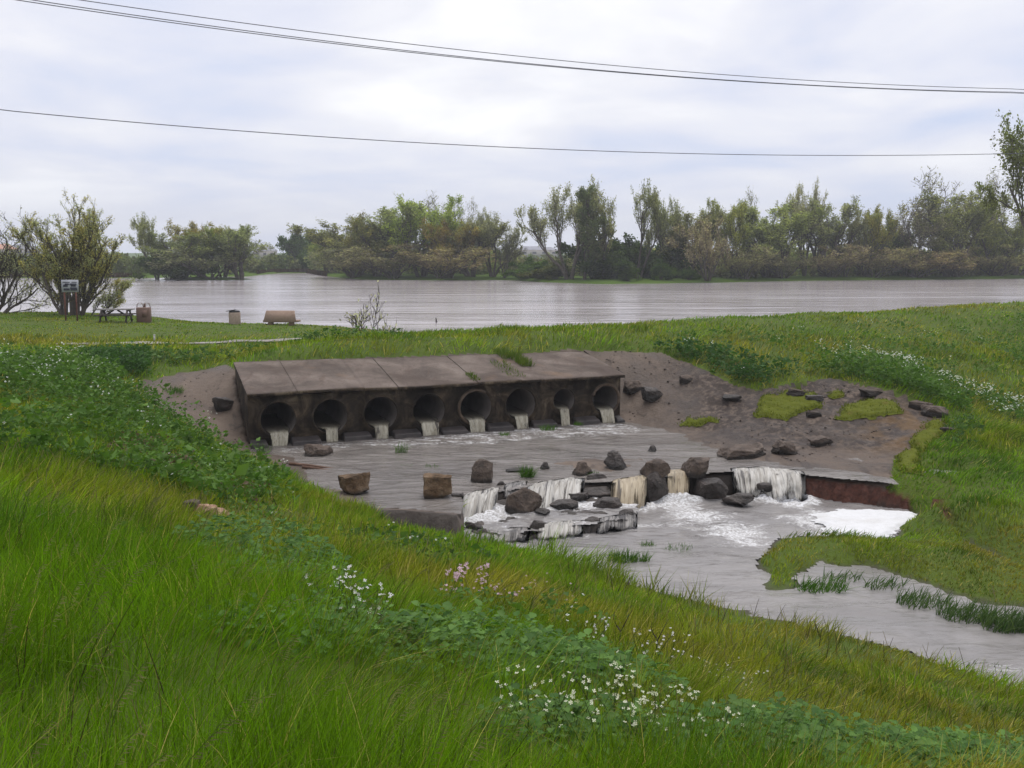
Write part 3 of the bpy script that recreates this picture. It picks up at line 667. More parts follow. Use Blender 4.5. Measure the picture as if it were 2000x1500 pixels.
# bottom ledge (water running over rock)
lp = [onz(a, b, -6.96) for a, b in [(895, 1050), (960, 1046), (1040, 1038), (1050, 1034), (1140, 1024), (1165, 1022), (1245, 1008), (1240, 985), (1150, 975), (1000, 992), (930, 985), (900, 1000)]]
X, Y = np.meshgrid(np.arange(-3, 5, .06), np.arange(23, 29, .06))
jx = (fbm(X * 1.6, Y * 1.6, 3, 3) - .5) * .5; jy = (fbm(X * 1.6, Y * 1.6, 13, 3) - .5) * .5
k = inpoly(X + jx, Y + jy, lp)
dd = np.clip((yW(X) - Y), 0, 3)
RZ = CZ - 7.0 + .30 * sm(1 - dd / 1.0) + (np.floor(fbm(X * 1.3, Y * 1.9, 23, 4) * 6) / 6 - .52) * .55 + (fbm(X * 5, Y * 5, 29, 3) - .5) * .10
lf = np.clip(.40 + .55 * np.exp(-((dd - .75) / .5) ** 2) + .6 * (fbm(X * .9, Y * 1.3, 5, 4) - .45), 0, 1)
LZ = CZ - 6.97 + (fbm(X * 2 + Y * .5, Y * 4, 91, 4) - .5) * .20 + .20 * sm(1 - dd / 1.2)
tag(water('ledge_water', X, Y, LZ, k & (LZ > RZ - .02), lf, M['stream']), kind='structure')
id_ = np.arange(X.size).reshape(X.shape); Q = np.stack([id_[:-1, :-1], id_[:-1, 1:], id_[1:, 1:], id_[1:, :-1]], -1)
k2 = k.copy(); edge = k & ~(np.roll(k, 1, 0) & np.roll(k, -1, 0) & np.roll(k, 1, 1) & np.roll(k, -1, 1)); RZ = np.where(edge, CZ - 7.5, RZ)
kf = k[:-1, :-1] & k[:-1, 1:] & k[1:, 1:] & k[1:, :-1]; Q = Q[kf]; u, inv = np.unique(Q, return_inverse=True)
V = np.stack([X.ravel(), Y.ravel(), RZ.ravel()], -1)
tag(mesh_np('rock_ledge', V[u], inv.reshape(-1, 4), None, M['rock_dark']), 'flat dark rock ledge under the white water below the weir', 'ledge')

# ------------------------------------------------------------------ culvert headwall
hw = empty('culvert_headwall', wp(6, 0, -6.4)); HL = np.array(hw.location)
tag(hw, 'long dark concrete culvert headwall with eight round pipes and sloping slab', 'culvert')
PR = [.58, .58, .58, .58, .60, .58, .43, .53]
PZ = [-5.52, -5.52, -5.52, -5.52, -5.51, -5.51, -5.45, -5.50]
def loc(P): return np.asarray(P, float) - HL
edges = [SA] + [(i + .5) * SP for i in range(7)] + [SB]
ZT, ZB = -4.72, -6.75
mb = MB(); NS = 48
for i in range(8):
    c = i * SP; a, b = edges[i], edges[i + 1]; r = PR[i] + .015; zc = PZ[i]
    ring = []; rect = []; mid = []
    for k in range(NS):
        th = k / NS * 2 * math.pi; dx, dz = math.cos(th), math.sin(th)
        tx = ((b - c) / dx if dx > 0 else (a - c) / dx) if abs(dx) > 1e-6 else 1e9
        tz = ((ZT - zc) / dz if dz > 0 else (ZB - zc) / dz) if abs(dz) > 1e-6 else 1e9
        t = min(tx, tz); ring.append((c + r * dx, zc + r * dz)); rect.append((c + t * dx, zc + t * dz))
        # shallow surround standing proud round each pipe
        rm = min(r + .17, .5 * (r + t) if t < r + .3 else r + .17); mid.append((c + rm * dx, zc + rm * dz))
    lay = [(ring, .055), (mid, .045), (mid, 0.0), (rect, 0.0)]
    V = []
    for L_, of in lay:
        for (s, z) in L_:
            V.append(loc(wp(s, of + (.02 * mnoise.noise(Vector((s * 2, z * 2, 3))) if of == 0 else .012 * mnoise.noise(Vector((s * 4, z * 4, 9)))), z)))
    Q = []
    for j in range(3):
        for k in range(NS): Q.append((j * NS + k, j * NS + (k + 1) % NS, (j + 1) * NS + (k + 1) % NS, (j + 1) * NS + k))
    # corner fills
    mb.add(V, Q)
    for (sx_, sz_) in ((a, ZB), (b, ZB), (a, ZT), (b, ZT)):
        ang = math.atan2(sz_ - zc, sx_ - c); kk = int(math.floor((ang % (2 * math.pi)) / (2 * math.pi) * NS)); k2 = (kk + 1) % NS
        mb.add([loc(wp(sx_, 0, sz_)), loc(wp(*[rect[kk][0], 0, rect[kk][1]])), loc(wp(rect[k2][0], 0, rect[k2][1]))], None, [[0, 1, 2]])
# left and right returns
for s in (SA, SB):
    mb.add([loc(wp(s, 0, ZB)), loc(wp(s, -3.2, ZB)), loc(wp(s, -3.2, -3.95)), loc(wp(s, 0, ZT))], [[0, 1, 2, 3]])
mb.build('wall', M['wall'], hw)
for i in range(8):
    c = i * SP; r = PR[i]; zc = PZ[i]
    V = []; Q = []; n = 40; D = [.085, -.3, -1.2, -3, -7]
    for d in D:
        for k in range(n):
            th = k / n * 2 * math.pi; V.append(loc(wp(c + r * math.cos(th), d, zc + r * math.sin(th))))
    for j in range(len(D) - 1):
        for k in range(n): Q.append((j * n + k, (j + 1) * n + k, (j + 1) * n + (k + 1) % n, j * n + (k + 1) % n))
    V.append(loc(wp(c, -7, zc))); T = [(len(V) - 1, 4 * n + k, 4 * n + (k + 1) % n) for k in range(n)]
    mesh_np('pipe', V, Q, T, M['pipe_in'], hw, None, None, True)
    # chipped rim
    mbr = MB(); R = []; P = []
    k0, k1 = (0, n) if i not in (4, 7) else ((6, 34) if i == 4 else (-8, 18))
    for k in range(k0, k1 + 1):
        th = k / n * 2 * math.pi; rr_ = r + .03; P.append(loc(wp(c + rr_ * math.cos(th), .085, zc + rr_ * math.sin(th))))
        R.append((.032 if i not in (4, 7) else .06) * (1 + .5 * mnoise.noise(Vector((th * 3, i, 0)))))
    mbr.tube(P, R, 6); mbr.build('pipe_rim', M['pipe_rim'] if i in (4, 7) else M['wall'], hw, True)
# footing blocks between outflows
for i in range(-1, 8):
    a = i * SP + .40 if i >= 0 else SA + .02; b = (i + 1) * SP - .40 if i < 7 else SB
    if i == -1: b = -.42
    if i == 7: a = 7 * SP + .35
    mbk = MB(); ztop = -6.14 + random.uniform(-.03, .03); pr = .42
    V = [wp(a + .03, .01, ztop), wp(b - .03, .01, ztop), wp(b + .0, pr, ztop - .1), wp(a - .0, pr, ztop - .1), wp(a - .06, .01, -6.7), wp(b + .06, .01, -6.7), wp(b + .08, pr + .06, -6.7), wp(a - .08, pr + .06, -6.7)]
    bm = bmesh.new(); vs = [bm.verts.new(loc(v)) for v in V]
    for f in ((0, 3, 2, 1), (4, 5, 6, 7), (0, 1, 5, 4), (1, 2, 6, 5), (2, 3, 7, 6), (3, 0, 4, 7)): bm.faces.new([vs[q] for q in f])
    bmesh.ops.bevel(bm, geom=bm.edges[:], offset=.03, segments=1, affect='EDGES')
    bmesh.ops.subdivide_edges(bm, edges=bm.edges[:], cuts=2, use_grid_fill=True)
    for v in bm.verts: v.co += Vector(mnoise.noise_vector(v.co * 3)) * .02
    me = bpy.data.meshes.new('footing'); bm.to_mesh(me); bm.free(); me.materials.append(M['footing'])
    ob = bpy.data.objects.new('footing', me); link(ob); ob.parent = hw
# sloping slab panels
cuts = [SA - .05, .62, 2.9, 4.1, 7.05, 8.75, 9.65, SB + .05]
for i in range(7):
    a, b = cuts[i] + .006, cuts[i + 1] - .006
    nn, mm = max(4, int((b - a) / .12)), 22
    tilt = random.uniform(-.015, .015); off = random.uniform(-.015, .015)
    V = []
    for lev in range(2):
        for j in range(mm + 1):
            for k in range(nn + 1):
                s = a + (b - a) * k / nn; o0 = .30 + .05 * mnoise.noise(Vector((s * 1.1, 0, 1))) + .035 * mnoise.noise(Vector((s * 5, 0, 7))) * (1 if j == 0 else 1)
                ob_ = -3.3; oo = o0 + (ob_ - o0) * j / mm
                zf = -4.585 + .012 * math.sin(s); zb = -3.90 - .008 * s
                z = zf + (zb - zf) * (j / mm) ** .96 + off + tilt * (k / nn - .5) + .012 * mnoise.noise(Vector((s * 1.5, oo * 1.5, 2)))
                if lev: z -= .10 + .02 * mnoise.noise(Vector((s * 4, 3, 3)))
                V.append(loc(wp(s, oo, z)))
    V = np.array(V); g = np.arange((nn + 1) * (mm + 1)).reshape(mm + 1, nn + 1); N1 = g.size
    Q = [np.stack([g[:-1, :-1], g[:-1, 1:], g[1:, 1:], g[1:, :-1]], -1).reshape(-1, 4), N1 + np.stack([g[:-1, :-1], g[1:, :-1], g[1:, 1:], g[:-1, 1:]], -1).reshape(-1, 4)]
    for e in (g[0], g[-1], g[:, 0], g[:, -1]):
        Q.append(np.stack([e[:-1], N1 + e[:-1], N1 + e[1:], e[1:]], -1))
    po = mesh_np('slab_panel', V, np.vstack(Q), None, M['slab'], hw); po.data.materials.append(M['wall'])
    nf0 = len(Q[0])
    for pf in po.data.polygons:
        if pf.index >= nf0: pf.material_index = 1
# outflow jets
ordn = ['far left', 'second', 'third', 'fourth', 'fifth', 'sixth', 'small seventh', 'far right']
for i in range(8):
    c = i * SP; r = PR[i]; zc = PZ[i]; zi = zc - r * .70; hwid = math.sqrt(r * r - (.70 * r) ** 2); flw = [.85, .6, .65, .9, .85, .72, .72, .95][i]
    n, V, st = 16, [], []
    prof = [(-5, zi + .1), (-2.5, zi + .06), (-1, zi + .02), (-.2, zi), (.12, zi - .015)]
    for q in range(1, 10):
        u = q / 9; prof.append((.12 + .24 * flw * u, zi - .015 + (-6.42 - zi) * u ** 1.8))
    for (o_, z) in prof:
        for k in range(n):
            x = -1 + 2 * k / (n - 1); w = hwid * (1 if o_ < -.1 else flw * (.9 - .18 * min(1, max(0, o_ - .1) / .3)) * (1 + .25 * (fbm(np.array([i * 3.3 + (1 if x > 0 else 0)]), np.array([o_ * 6]), 7, 2)[0] - .5)))
            e = .03 * (fbm(np.array([k * .9 + i * 7]), np.array([o_ * 1.2]), 3, 2)[0] - .5) if o_ > -.3 else 0
            V.append(wp(c + x * w, o_ + e * 2.5, z + e - .03 * abs(x) ** 4 * (o_ > .1))); st.append((c + x * w, o_ - z, 0))
    V = np.array(V); Q = [(j * n + k, j * n + k + 1, (j + 1) * n + k + 1, (j + 1) * n + k) for j in range(len(prof) - 1) for k in range(n - 1)]
    o = mesh_np('water_outflow', V, Q, None, M['jet'], None, None, {'st': st, 'edge': np.array([.20 - .4 * abs(-1 + 2 * (q % n) / (n - 1)) ** 6 for q in range(len(V))]), 'calm_dim': np.repeat([1 if p_[0] < -.25 else (.7 if p_[0] < 0 else (.35 if p_[0] < .15 else 0)) for p_ in prof], n)}, True)
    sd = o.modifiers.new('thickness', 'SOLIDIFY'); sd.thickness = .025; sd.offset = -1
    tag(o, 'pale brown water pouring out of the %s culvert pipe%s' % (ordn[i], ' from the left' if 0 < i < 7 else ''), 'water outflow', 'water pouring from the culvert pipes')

# ------------------------------------------------------------------ rocks and broken concrete
def rock(name, px, py, wpx, hpx, mat, label, cat='rock', shape='block', dep=.8, rot=0., tilt=(0, 0), z=None, seed=0, group=None, sink=.12, rnd=.25, layers=0):
    p = hit(px, py) if z is None else onz(px, py, z)
    Y = p[1]; w = wpx / F * Y; h = hpx / F * Y
    RR = random.Random(seed * 13 + 5); cuts_ = []
    for _ in range(9 if shape != 'block' or rnd > .12 else 4):
        nn_ = Vector((RR.gauss(0, 1), RR.gauss(0, 1), RR.gauss(.25, .8))).normalized(); cuts_.append((nn_, RR.uniform(.72, 1.12)))
    bm = bmesh.new(); bmesh.ops.create_cube(bm, size=2)
    bmesh.ops.subdivide_edges(bm, edges=bm.edges[:], cuts=17, use_grid_fill=True)
    for v in bm.verts:
        c = v.co.copy(); s = c.normalized() * (1.25 if shape != 'pyramid' else 1.2); q = c.lerp(s, rnd)
        if shape == 'pyramid': t = (q.z + 1) / 2; k = 1 - .72 * max(0, min(1, t)); q.x = q.x * k + .12 * t; q.y *= k
        if shape == 'wedge': q.z *= 1 + .22 * q.x; q.x *= 1 + .12 * q.z
        if shape == 'pillar': q.x *= 1 + .13 * q.z; q.y *= 1 + .1 * q.z
        if layers: q.x *= 1 + .05 * (1 if int((q.z + 3) * layers) % 2 else -.4); q.y *= 1 + .03 * (1 if int((q.z + 3) * layers) % 2 else -.4)
        for nn_, d_ in cuts_:
            e_ = q.dot(nn_) - d_
            if e_ > 0: q = q - nn_ * e_ * .95
        sv = Vector((seed * 7.3, seed * 3.1, seed))
        q += Vector(mnoise.noise_vector(q * 1.1 + sv)) * .15 + Vector(mnoise.noise_vector(q * 2.7 + sv)) * .07 + Vector(mnoise.noise_vector(q * 7 + sv)) * .05
        v.co = Vector((q.x * w / 2, q.y * w / 2 * dep, q.z * h / 2))
    zmin = min(v.co.z for v in bm.verts)
    for v in bm.verts: v.co.z -= zmin + sink * h
    me = bpy.data.meshes.new(name); bm.to_mesh(me); bm.free(); me.materials.append(mat)
    o = bpy.data.objects.new(name, me); link(o); o.location = p; o.rotation_euler = (tilt[0], tilt[1], rot)
    return tag(o, label, cat, group)
RB, RT, RD = M['rock_brown'], M['rock_tan'], M['rock_dark']
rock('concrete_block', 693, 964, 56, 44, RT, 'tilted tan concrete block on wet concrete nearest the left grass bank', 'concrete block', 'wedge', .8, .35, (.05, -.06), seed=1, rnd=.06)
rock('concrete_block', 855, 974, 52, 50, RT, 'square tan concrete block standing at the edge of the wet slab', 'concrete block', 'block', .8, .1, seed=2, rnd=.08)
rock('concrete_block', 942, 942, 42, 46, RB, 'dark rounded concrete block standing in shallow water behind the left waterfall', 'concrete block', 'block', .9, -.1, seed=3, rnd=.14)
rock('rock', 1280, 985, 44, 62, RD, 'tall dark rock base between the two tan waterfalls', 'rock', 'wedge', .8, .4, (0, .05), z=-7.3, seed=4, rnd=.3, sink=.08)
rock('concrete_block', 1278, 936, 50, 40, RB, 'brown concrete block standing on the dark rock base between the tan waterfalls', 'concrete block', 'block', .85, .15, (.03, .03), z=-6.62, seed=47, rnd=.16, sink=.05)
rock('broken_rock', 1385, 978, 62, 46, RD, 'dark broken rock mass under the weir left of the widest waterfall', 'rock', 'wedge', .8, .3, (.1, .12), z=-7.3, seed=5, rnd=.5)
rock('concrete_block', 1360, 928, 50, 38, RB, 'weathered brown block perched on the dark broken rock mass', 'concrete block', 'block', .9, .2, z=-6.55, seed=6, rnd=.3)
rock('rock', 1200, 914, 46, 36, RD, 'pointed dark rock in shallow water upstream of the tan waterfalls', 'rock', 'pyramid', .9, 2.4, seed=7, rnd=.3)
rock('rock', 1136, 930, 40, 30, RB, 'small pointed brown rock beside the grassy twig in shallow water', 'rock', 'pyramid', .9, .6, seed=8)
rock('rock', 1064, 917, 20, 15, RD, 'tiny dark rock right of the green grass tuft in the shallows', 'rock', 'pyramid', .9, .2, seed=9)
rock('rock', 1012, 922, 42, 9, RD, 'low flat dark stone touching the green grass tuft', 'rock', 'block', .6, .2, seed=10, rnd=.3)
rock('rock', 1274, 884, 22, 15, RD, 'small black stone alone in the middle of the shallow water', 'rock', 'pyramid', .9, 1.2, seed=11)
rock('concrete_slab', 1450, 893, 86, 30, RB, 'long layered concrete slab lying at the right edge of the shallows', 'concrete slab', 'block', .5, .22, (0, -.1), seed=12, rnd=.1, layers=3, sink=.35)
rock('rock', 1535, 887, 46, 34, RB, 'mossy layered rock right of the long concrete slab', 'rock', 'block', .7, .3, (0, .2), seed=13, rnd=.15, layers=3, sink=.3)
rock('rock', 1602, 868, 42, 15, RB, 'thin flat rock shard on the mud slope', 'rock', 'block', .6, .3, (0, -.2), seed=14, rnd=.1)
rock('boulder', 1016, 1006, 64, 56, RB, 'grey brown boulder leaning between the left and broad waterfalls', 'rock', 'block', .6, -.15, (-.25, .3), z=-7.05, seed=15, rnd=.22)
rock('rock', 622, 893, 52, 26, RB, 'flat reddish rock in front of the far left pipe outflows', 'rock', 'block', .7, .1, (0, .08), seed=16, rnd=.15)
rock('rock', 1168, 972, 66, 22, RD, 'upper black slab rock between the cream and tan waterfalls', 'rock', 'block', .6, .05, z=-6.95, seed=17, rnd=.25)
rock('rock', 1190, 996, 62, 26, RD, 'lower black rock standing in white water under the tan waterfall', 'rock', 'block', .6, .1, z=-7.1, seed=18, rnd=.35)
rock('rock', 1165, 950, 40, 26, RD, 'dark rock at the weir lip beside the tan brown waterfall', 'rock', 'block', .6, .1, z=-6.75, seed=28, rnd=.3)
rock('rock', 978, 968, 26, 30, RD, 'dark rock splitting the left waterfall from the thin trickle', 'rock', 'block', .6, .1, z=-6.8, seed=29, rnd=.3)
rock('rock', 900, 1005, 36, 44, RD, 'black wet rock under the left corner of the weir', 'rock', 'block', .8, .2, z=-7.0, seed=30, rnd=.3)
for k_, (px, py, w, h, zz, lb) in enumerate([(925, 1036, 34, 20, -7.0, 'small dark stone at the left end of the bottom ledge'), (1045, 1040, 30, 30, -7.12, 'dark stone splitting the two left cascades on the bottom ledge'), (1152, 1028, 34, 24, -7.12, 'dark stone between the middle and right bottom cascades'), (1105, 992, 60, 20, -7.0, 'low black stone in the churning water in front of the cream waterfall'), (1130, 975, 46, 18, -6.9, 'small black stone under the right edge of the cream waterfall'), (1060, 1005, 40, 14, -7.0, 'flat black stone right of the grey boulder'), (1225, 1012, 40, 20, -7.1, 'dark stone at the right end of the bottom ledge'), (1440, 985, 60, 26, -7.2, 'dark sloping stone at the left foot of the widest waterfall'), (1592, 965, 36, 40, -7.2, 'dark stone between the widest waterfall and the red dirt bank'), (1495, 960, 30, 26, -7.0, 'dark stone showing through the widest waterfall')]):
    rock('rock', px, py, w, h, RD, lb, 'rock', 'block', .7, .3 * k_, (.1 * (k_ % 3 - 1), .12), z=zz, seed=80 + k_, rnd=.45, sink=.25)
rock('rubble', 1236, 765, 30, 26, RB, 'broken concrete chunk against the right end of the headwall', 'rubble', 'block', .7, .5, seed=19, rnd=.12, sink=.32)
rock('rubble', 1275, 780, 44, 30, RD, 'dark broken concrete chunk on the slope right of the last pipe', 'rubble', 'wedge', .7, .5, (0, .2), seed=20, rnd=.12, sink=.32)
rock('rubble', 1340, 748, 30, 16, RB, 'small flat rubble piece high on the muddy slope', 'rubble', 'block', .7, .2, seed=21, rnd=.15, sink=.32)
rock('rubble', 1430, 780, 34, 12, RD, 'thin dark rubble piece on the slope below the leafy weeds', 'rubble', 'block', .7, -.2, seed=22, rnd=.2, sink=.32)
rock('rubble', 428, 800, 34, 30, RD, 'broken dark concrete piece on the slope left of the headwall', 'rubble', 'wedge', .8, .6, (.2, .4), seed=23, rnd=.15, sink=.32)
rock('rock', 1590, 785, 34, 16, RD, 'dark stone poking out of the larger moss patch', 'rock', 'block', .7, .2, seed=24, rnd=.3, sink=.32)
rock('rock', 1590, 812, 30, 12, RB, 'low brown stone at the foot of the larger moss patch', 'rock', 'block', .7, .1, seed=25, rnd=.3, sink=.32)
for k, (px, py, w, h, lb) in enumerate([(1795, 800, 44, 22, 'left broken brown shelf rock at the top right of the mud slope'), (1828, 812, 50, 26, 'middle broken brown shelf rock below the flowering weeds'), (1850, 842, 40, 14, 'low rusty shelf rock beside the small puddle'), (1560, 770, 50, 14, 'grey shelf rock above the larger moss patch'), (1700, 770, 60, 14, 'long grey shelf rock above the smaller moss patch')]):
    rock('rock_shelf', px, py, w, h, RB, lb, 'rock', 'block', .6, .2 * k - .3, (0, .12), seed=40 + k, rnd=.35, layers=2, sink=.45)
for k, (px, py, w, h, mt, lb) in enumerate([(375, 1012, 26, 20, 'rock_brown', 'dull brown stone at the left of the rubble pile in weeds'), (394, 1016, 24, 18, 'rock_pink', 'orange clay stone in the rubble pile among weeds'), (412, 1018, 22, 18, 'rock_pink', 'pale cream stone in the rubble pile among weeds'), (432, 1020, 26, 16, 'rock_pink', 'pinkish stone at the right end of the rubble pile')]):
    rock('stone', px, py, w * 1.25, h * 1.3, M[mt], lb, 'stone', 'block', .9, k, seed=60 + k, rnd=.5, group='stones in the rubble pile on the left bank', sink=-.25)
# driftwood strips near left
for k, (a, b, lb) in enumerate([((565, 908), (675, 921), 'long reddish driftwood plank lying on the wet concrete at left'), ((590, 916), (660, 924), 'shorter driftwood strip below the long plank')]):
    A = hit(*a); B = hit(*b); m = MB(); P = [A + (B - A) * t + np.array([0, .05 * math.sin(t * 5), .04]) for t in np.linspace(0, 1, 8)]
    m.tube(P, np.linspace(.05, .025, 8), 6); tag(m.build('driftwood', M['driftwood'], None, True), lb, 'driftwood', 'driftwood at the left of the apron')

# loose gravel on the eroded slope
gp = MB(); IC = np.array([(0, 0, 1), (.9, 0, .2), (-.3, .85, .3), (-.5, -.7, .25), (0, 0, -.6)]); IT = np.array([(0, 1, 2), (0, 2, 3), (0, 3, 1), (4, 2, 1), (4, 3, 2), (4, 1, 3)])
xg = rng.uniform(-12, 13, 9000); yg = rng.uniform(26, 42, 9000); zg = Hf(xg, yg); sg, og = wso(xg, yg)
kg = inapron(xg, yg) & (zg > wl_up(xg, yg) + .03) & ~((sg > SA - .3) & (sg < SB + .1) & (og < .6)) & (fbm(xg * .9, yg * .9, 3, 3) > .53)
for x_, y_, z_ in zip(xg[kg], yg[kg], zg[kg]):
    r_ = .015 + .07 * random.random() ** 4; a_ = random.uniform(0, 6.28); cA, sA = math.cos(a_), math.sin(a_)
    V = IC * rng.uniform(.6, 1.3, (5, 3)) * r_; V = np.stack([V[:, 0] * cA - V[:, 1] * sA, V[:, 0] * sA + V[:, 1] * cA, V[:, 2] * .7], -1)
    gp.add(V + (x_, y_, z_), None, IT, np.array((.10, .08, .068)) * random.uniform(.5, 1.5))
def colmat():
    m, nt = newmat('loose_gravel'); k = NT(nt); k.out(k.bsdf(k.attr('Col', 'Color'), .85, .2)); return m
tag(gp.build('gravel', colmat()), kind='stuff')
# ------------------------------------------------------------------ grass
def grass_blades(P, H, W, C, lean, seg=2):
    n = len(P)
    if n > 2000:
        sw = (fbm(P[:, 0] * .7, P[:, 1] * .7, 61, 3) - .5) * 1.1; lean = np.asarray(lean)[None] + np.stack([sw, (fbm(P[:, 0] * .7, P[:, 1] * .7, 67, 3) - .5) * 1.1], -1)
    ang = rng.uniform(0, 2 * math.pi, n); ca, sa = np.cos(ang), np.sin(ang)
    side = np.stack([ca, sa, np.zeros(n)], -1)
    la = rng.uniform(0, 2 * math.pi, n); lr = np.abs(rng.normal(0, .42, n))
    L = np.stack([np.cos(la) * lr, np.sin(la) * lr], -1) + lean
    up = np.stack([L[:, 0], L[:, 1], np.ones(n)], -1)
    up /= np.linalg.norm(up, axis=1)[:, None]
    dr = np.stack([L[:, 0], L[:, 1], -.35 * np.hypot(L[:, 0], L[:, 1])], -1)
    rows = []
    fr = [(0, .8), (.5, 1.0), (1, 0)] if seg == 2 else [(0, .75), (.35, 1.0), (.7, .7), (1, 0)]
    for t, w in fr:
        c = P + up * (H * t)[:, None] + dr * (H * t * t * .65)[:, None]
        if w > 0:
            rows.append(c - side * (W * w / 2)[:, None]); rows.append(c + side * (W * w / 2)[:, None])
        else: rows.append(c)
    V = np.stack(rows, 1); m = V.shape[1]; b = (np.arange(n) * m)[:, None]
    if seg == 2: Q = b + np.array([[0, 1, 3, 2]]); T = b + np.array([[2, 3, 4]])
    else: Q = np.concatenate([b + np.array([[0, 1, 3, 2]]), b + np.array([[2, 3, 5, 4]])]); T = b + np.array([[4, 5, 6]])
    return V.reshape(-1, 3), Q, T, np.repeat(C, m, 0)
def sample_wedge(d0, d1, dens, xl=-.68, xr=.68):
    A = (xr - xl) * (d1 ** 2 - d0 ** 2) / 2; n = int(A * dens)
    y = np.sqrt(rng.uniform(d0 ** 2, d1 ** 2, n)); x = y * rng.uniform(xl, xr, n)
    return x, y
PATHC = [at(300, 676, 46), at(500, 667, 47), at(700, 657, 48), at(900, 647.5, 48.6), at(1100, 638, 50), at(1300, 628, 52.5), at(1600, 611, 57)]
PCX = np.array([p[0] for p in PATHC]); PCY = np.array([p[1] for p in PATHC])
def grass_ok(x, y, z):
    ok = ~inapron(x, y)
    s, o = wso(x, y)
    ok &= ~((s > SA - .1) & (s < SB + .1) & (o < .5) & (o > -3.0))
    ok &= np.where(y < crest_y(x), z > ZS + .02, z > ZL + .03)
    ok &= ~((np.abs(y - np.interp(x, PCX, PCY)) < .5) & (fbm(x * .35, y * .35, 93, 3) > .47) & (x > PCX[0] - 4) & (x < PCX[-1] + 8))
    d = yW(x) - y
    ok &= ~((x > WX[0] - .2) & (x < WX[-1] + .05) & (d > -.2) & (d < .45) & (z < ZS + .72))
    return ok
BASE = np.array
def grass_col(x, y, z, n):
    lush = np.array([.088, .180, .006]); olive = np.array([.170, .178, .014]); dark = np.array([.040, .095, .007]); straw = np.array([.32, .27, .10]); bright = np.array([.140, .250, .010]); red = np.array([.12, .085, .03])
    f1 = fbm(x * .22 + 3, y * .22, 2, 4); f2 = fbm(x * .9, y * .9, 6, 3)
    px, py = project(np.stack([x, y, z], -1))
    right = sm((x - .12 * y + 1.0 - 0) / 4) * (y < 24)          # near right bank is olive
    rb = ((x > 8) & (y > 20) & (y < 36))
    ol = np.clip(.32 + 2.6 * (f1 - .5) + .55 * right + .15 * rb, 0, 1)
    ol = np.where(y > 38, np.clip(.5 + 2.2 * (f1 - .5), 0, 1), ol)
    c = lush[None] * (1 - ol)[:, None] + olive[None] * ol[:, None]
    dk = sm((f2 - .55) / .2) * .8
    c = c * (1 - dk)[:, None] + dark[None] * dk[:, None]
    br = sm((fbm(x * .5, y * .5, 14, 3) - .52) / .2) * .6
    c = c * (1 - br)[:, None] + bright[None] * br[:, None]
    s = (rng.random(n) < (.07 + .16 * ol)) * rng.uniform(.3, 1, n)
    c = c * (1 - s)[:, None] + straw[None] * s[:, None]
    # ruddy strip along the near waterline and right cliff top
    rd = ((y < 26) & (z < ZS + .45)) * .16 * sm((fbm(x * .7, y * .7, 19, 3) - .4) / .2)
    c = c * (1 - rd)[:, None] + red[None] * rd[:, None]
    return c * np.array([1.18, 1.12, 1.0]) * (rng.uniform(.55, 1.6, n) * (.72 + .6 * fbm(x * 2.1, y * 2.1, 88, 2)))[:, None]
PLN = [(hit(a_, b_), r_) for a_, b_, r_ in [(1010, 1310, .85), (1190, 1340, .6), (520, 1105, .95), (580, 1160, .6), (790, 1300, .6), (1090, 1470, .4), (1210, 1480, .45), (1330, 1490, .45), (690, 1250, .5), (1480, 1490, .6), (1590, 1470, .65), (1720, 1498, .65), (1850, 1499, .7), (1970, 1499, .7)]]
gm = MB()
bands = [(1.6, 5, 2300, 3, .42), (5, 9, 1300, 3, .40), (9, 15, 620, 2, .36), (15, 24, 420, 2, .30), (24, 34, 240, 2, .27), (34, 48, 105, 2, .25), (48, 70, 52, 2, .2)]
for d0, d1, dens, seg, h0 in bands:
    x, y = sample_wedge(d0, d1, dens)
    z = Hf(x, y); ok = grass_ok(x, y, z)
    patch = fbm(x * .35, y * .35, 25, 3)
    rbk = (x > 8) & (y > 17) & (y < 36)
    ok &= rng.random(len(x)) < np.where(rbk, 1, np.clip(.55 + 1.6 * (patch - .35), .35, 1) * .8)
    x, y, z = x[ok], y[ok], z[ok]; n = len(x)
    tuft = fbm(x * 1.1, y * 1.1, 33, 3)
    h = h0 * rng.uniform(.55, 1.25, n) * (.22 + 1.6 * tuft)
    right = sm((x - .12 * y) / 3) * (y < 24) * (y > 7); h *= 1 - .42 * right
    rb = ((x > 8) & (y > 19) & (y < 31)); h = np.where(rb, np.maximum(.12, h * .7), h)
    h *= np.where((y > 50) & (x < 0), .45, 1)
    h *= np.where((z < ZS + .45) & (y < 23.6 - .85 * x), .8 + 1.5 * sm((fbm(x * 1.1, y * 1.1, 44, 3) - .42) / .25), 1)
    s_, o_ = wso(x, y); h *= np.where((s_ > -3) & (s_ < SB + 2) & (o_ < -2.8) & (o_ > -4.2), 1.5, 1)
    h *= np.where((y < 25) & (z < ZS + .3) & (x > 9), .7, 1)
    for c_, r_ in PLN: h *= 1 - .72 * (1 - sm((np.hypot(x - c_[0], y - c_[1]) - r_ * .6) / (r_ * .5)))
    dcam = np.hypot(x, y); w = np.maximum(.0042, dcam * .00075) * rng.uniform(.7, 1.4, n)
    C = grass_col(x, y, z, n)
    V, Q, T, Cc = grass_blades(np.stack([x, y, z - .02], -1), h, w, C, np.array([.22, .02]), seg)
    gm.add(V, Q, T, Cc)
# taller fringe along edges of concrete and crest
tag(gm.build('grass', M['grass']), kind='stuff')
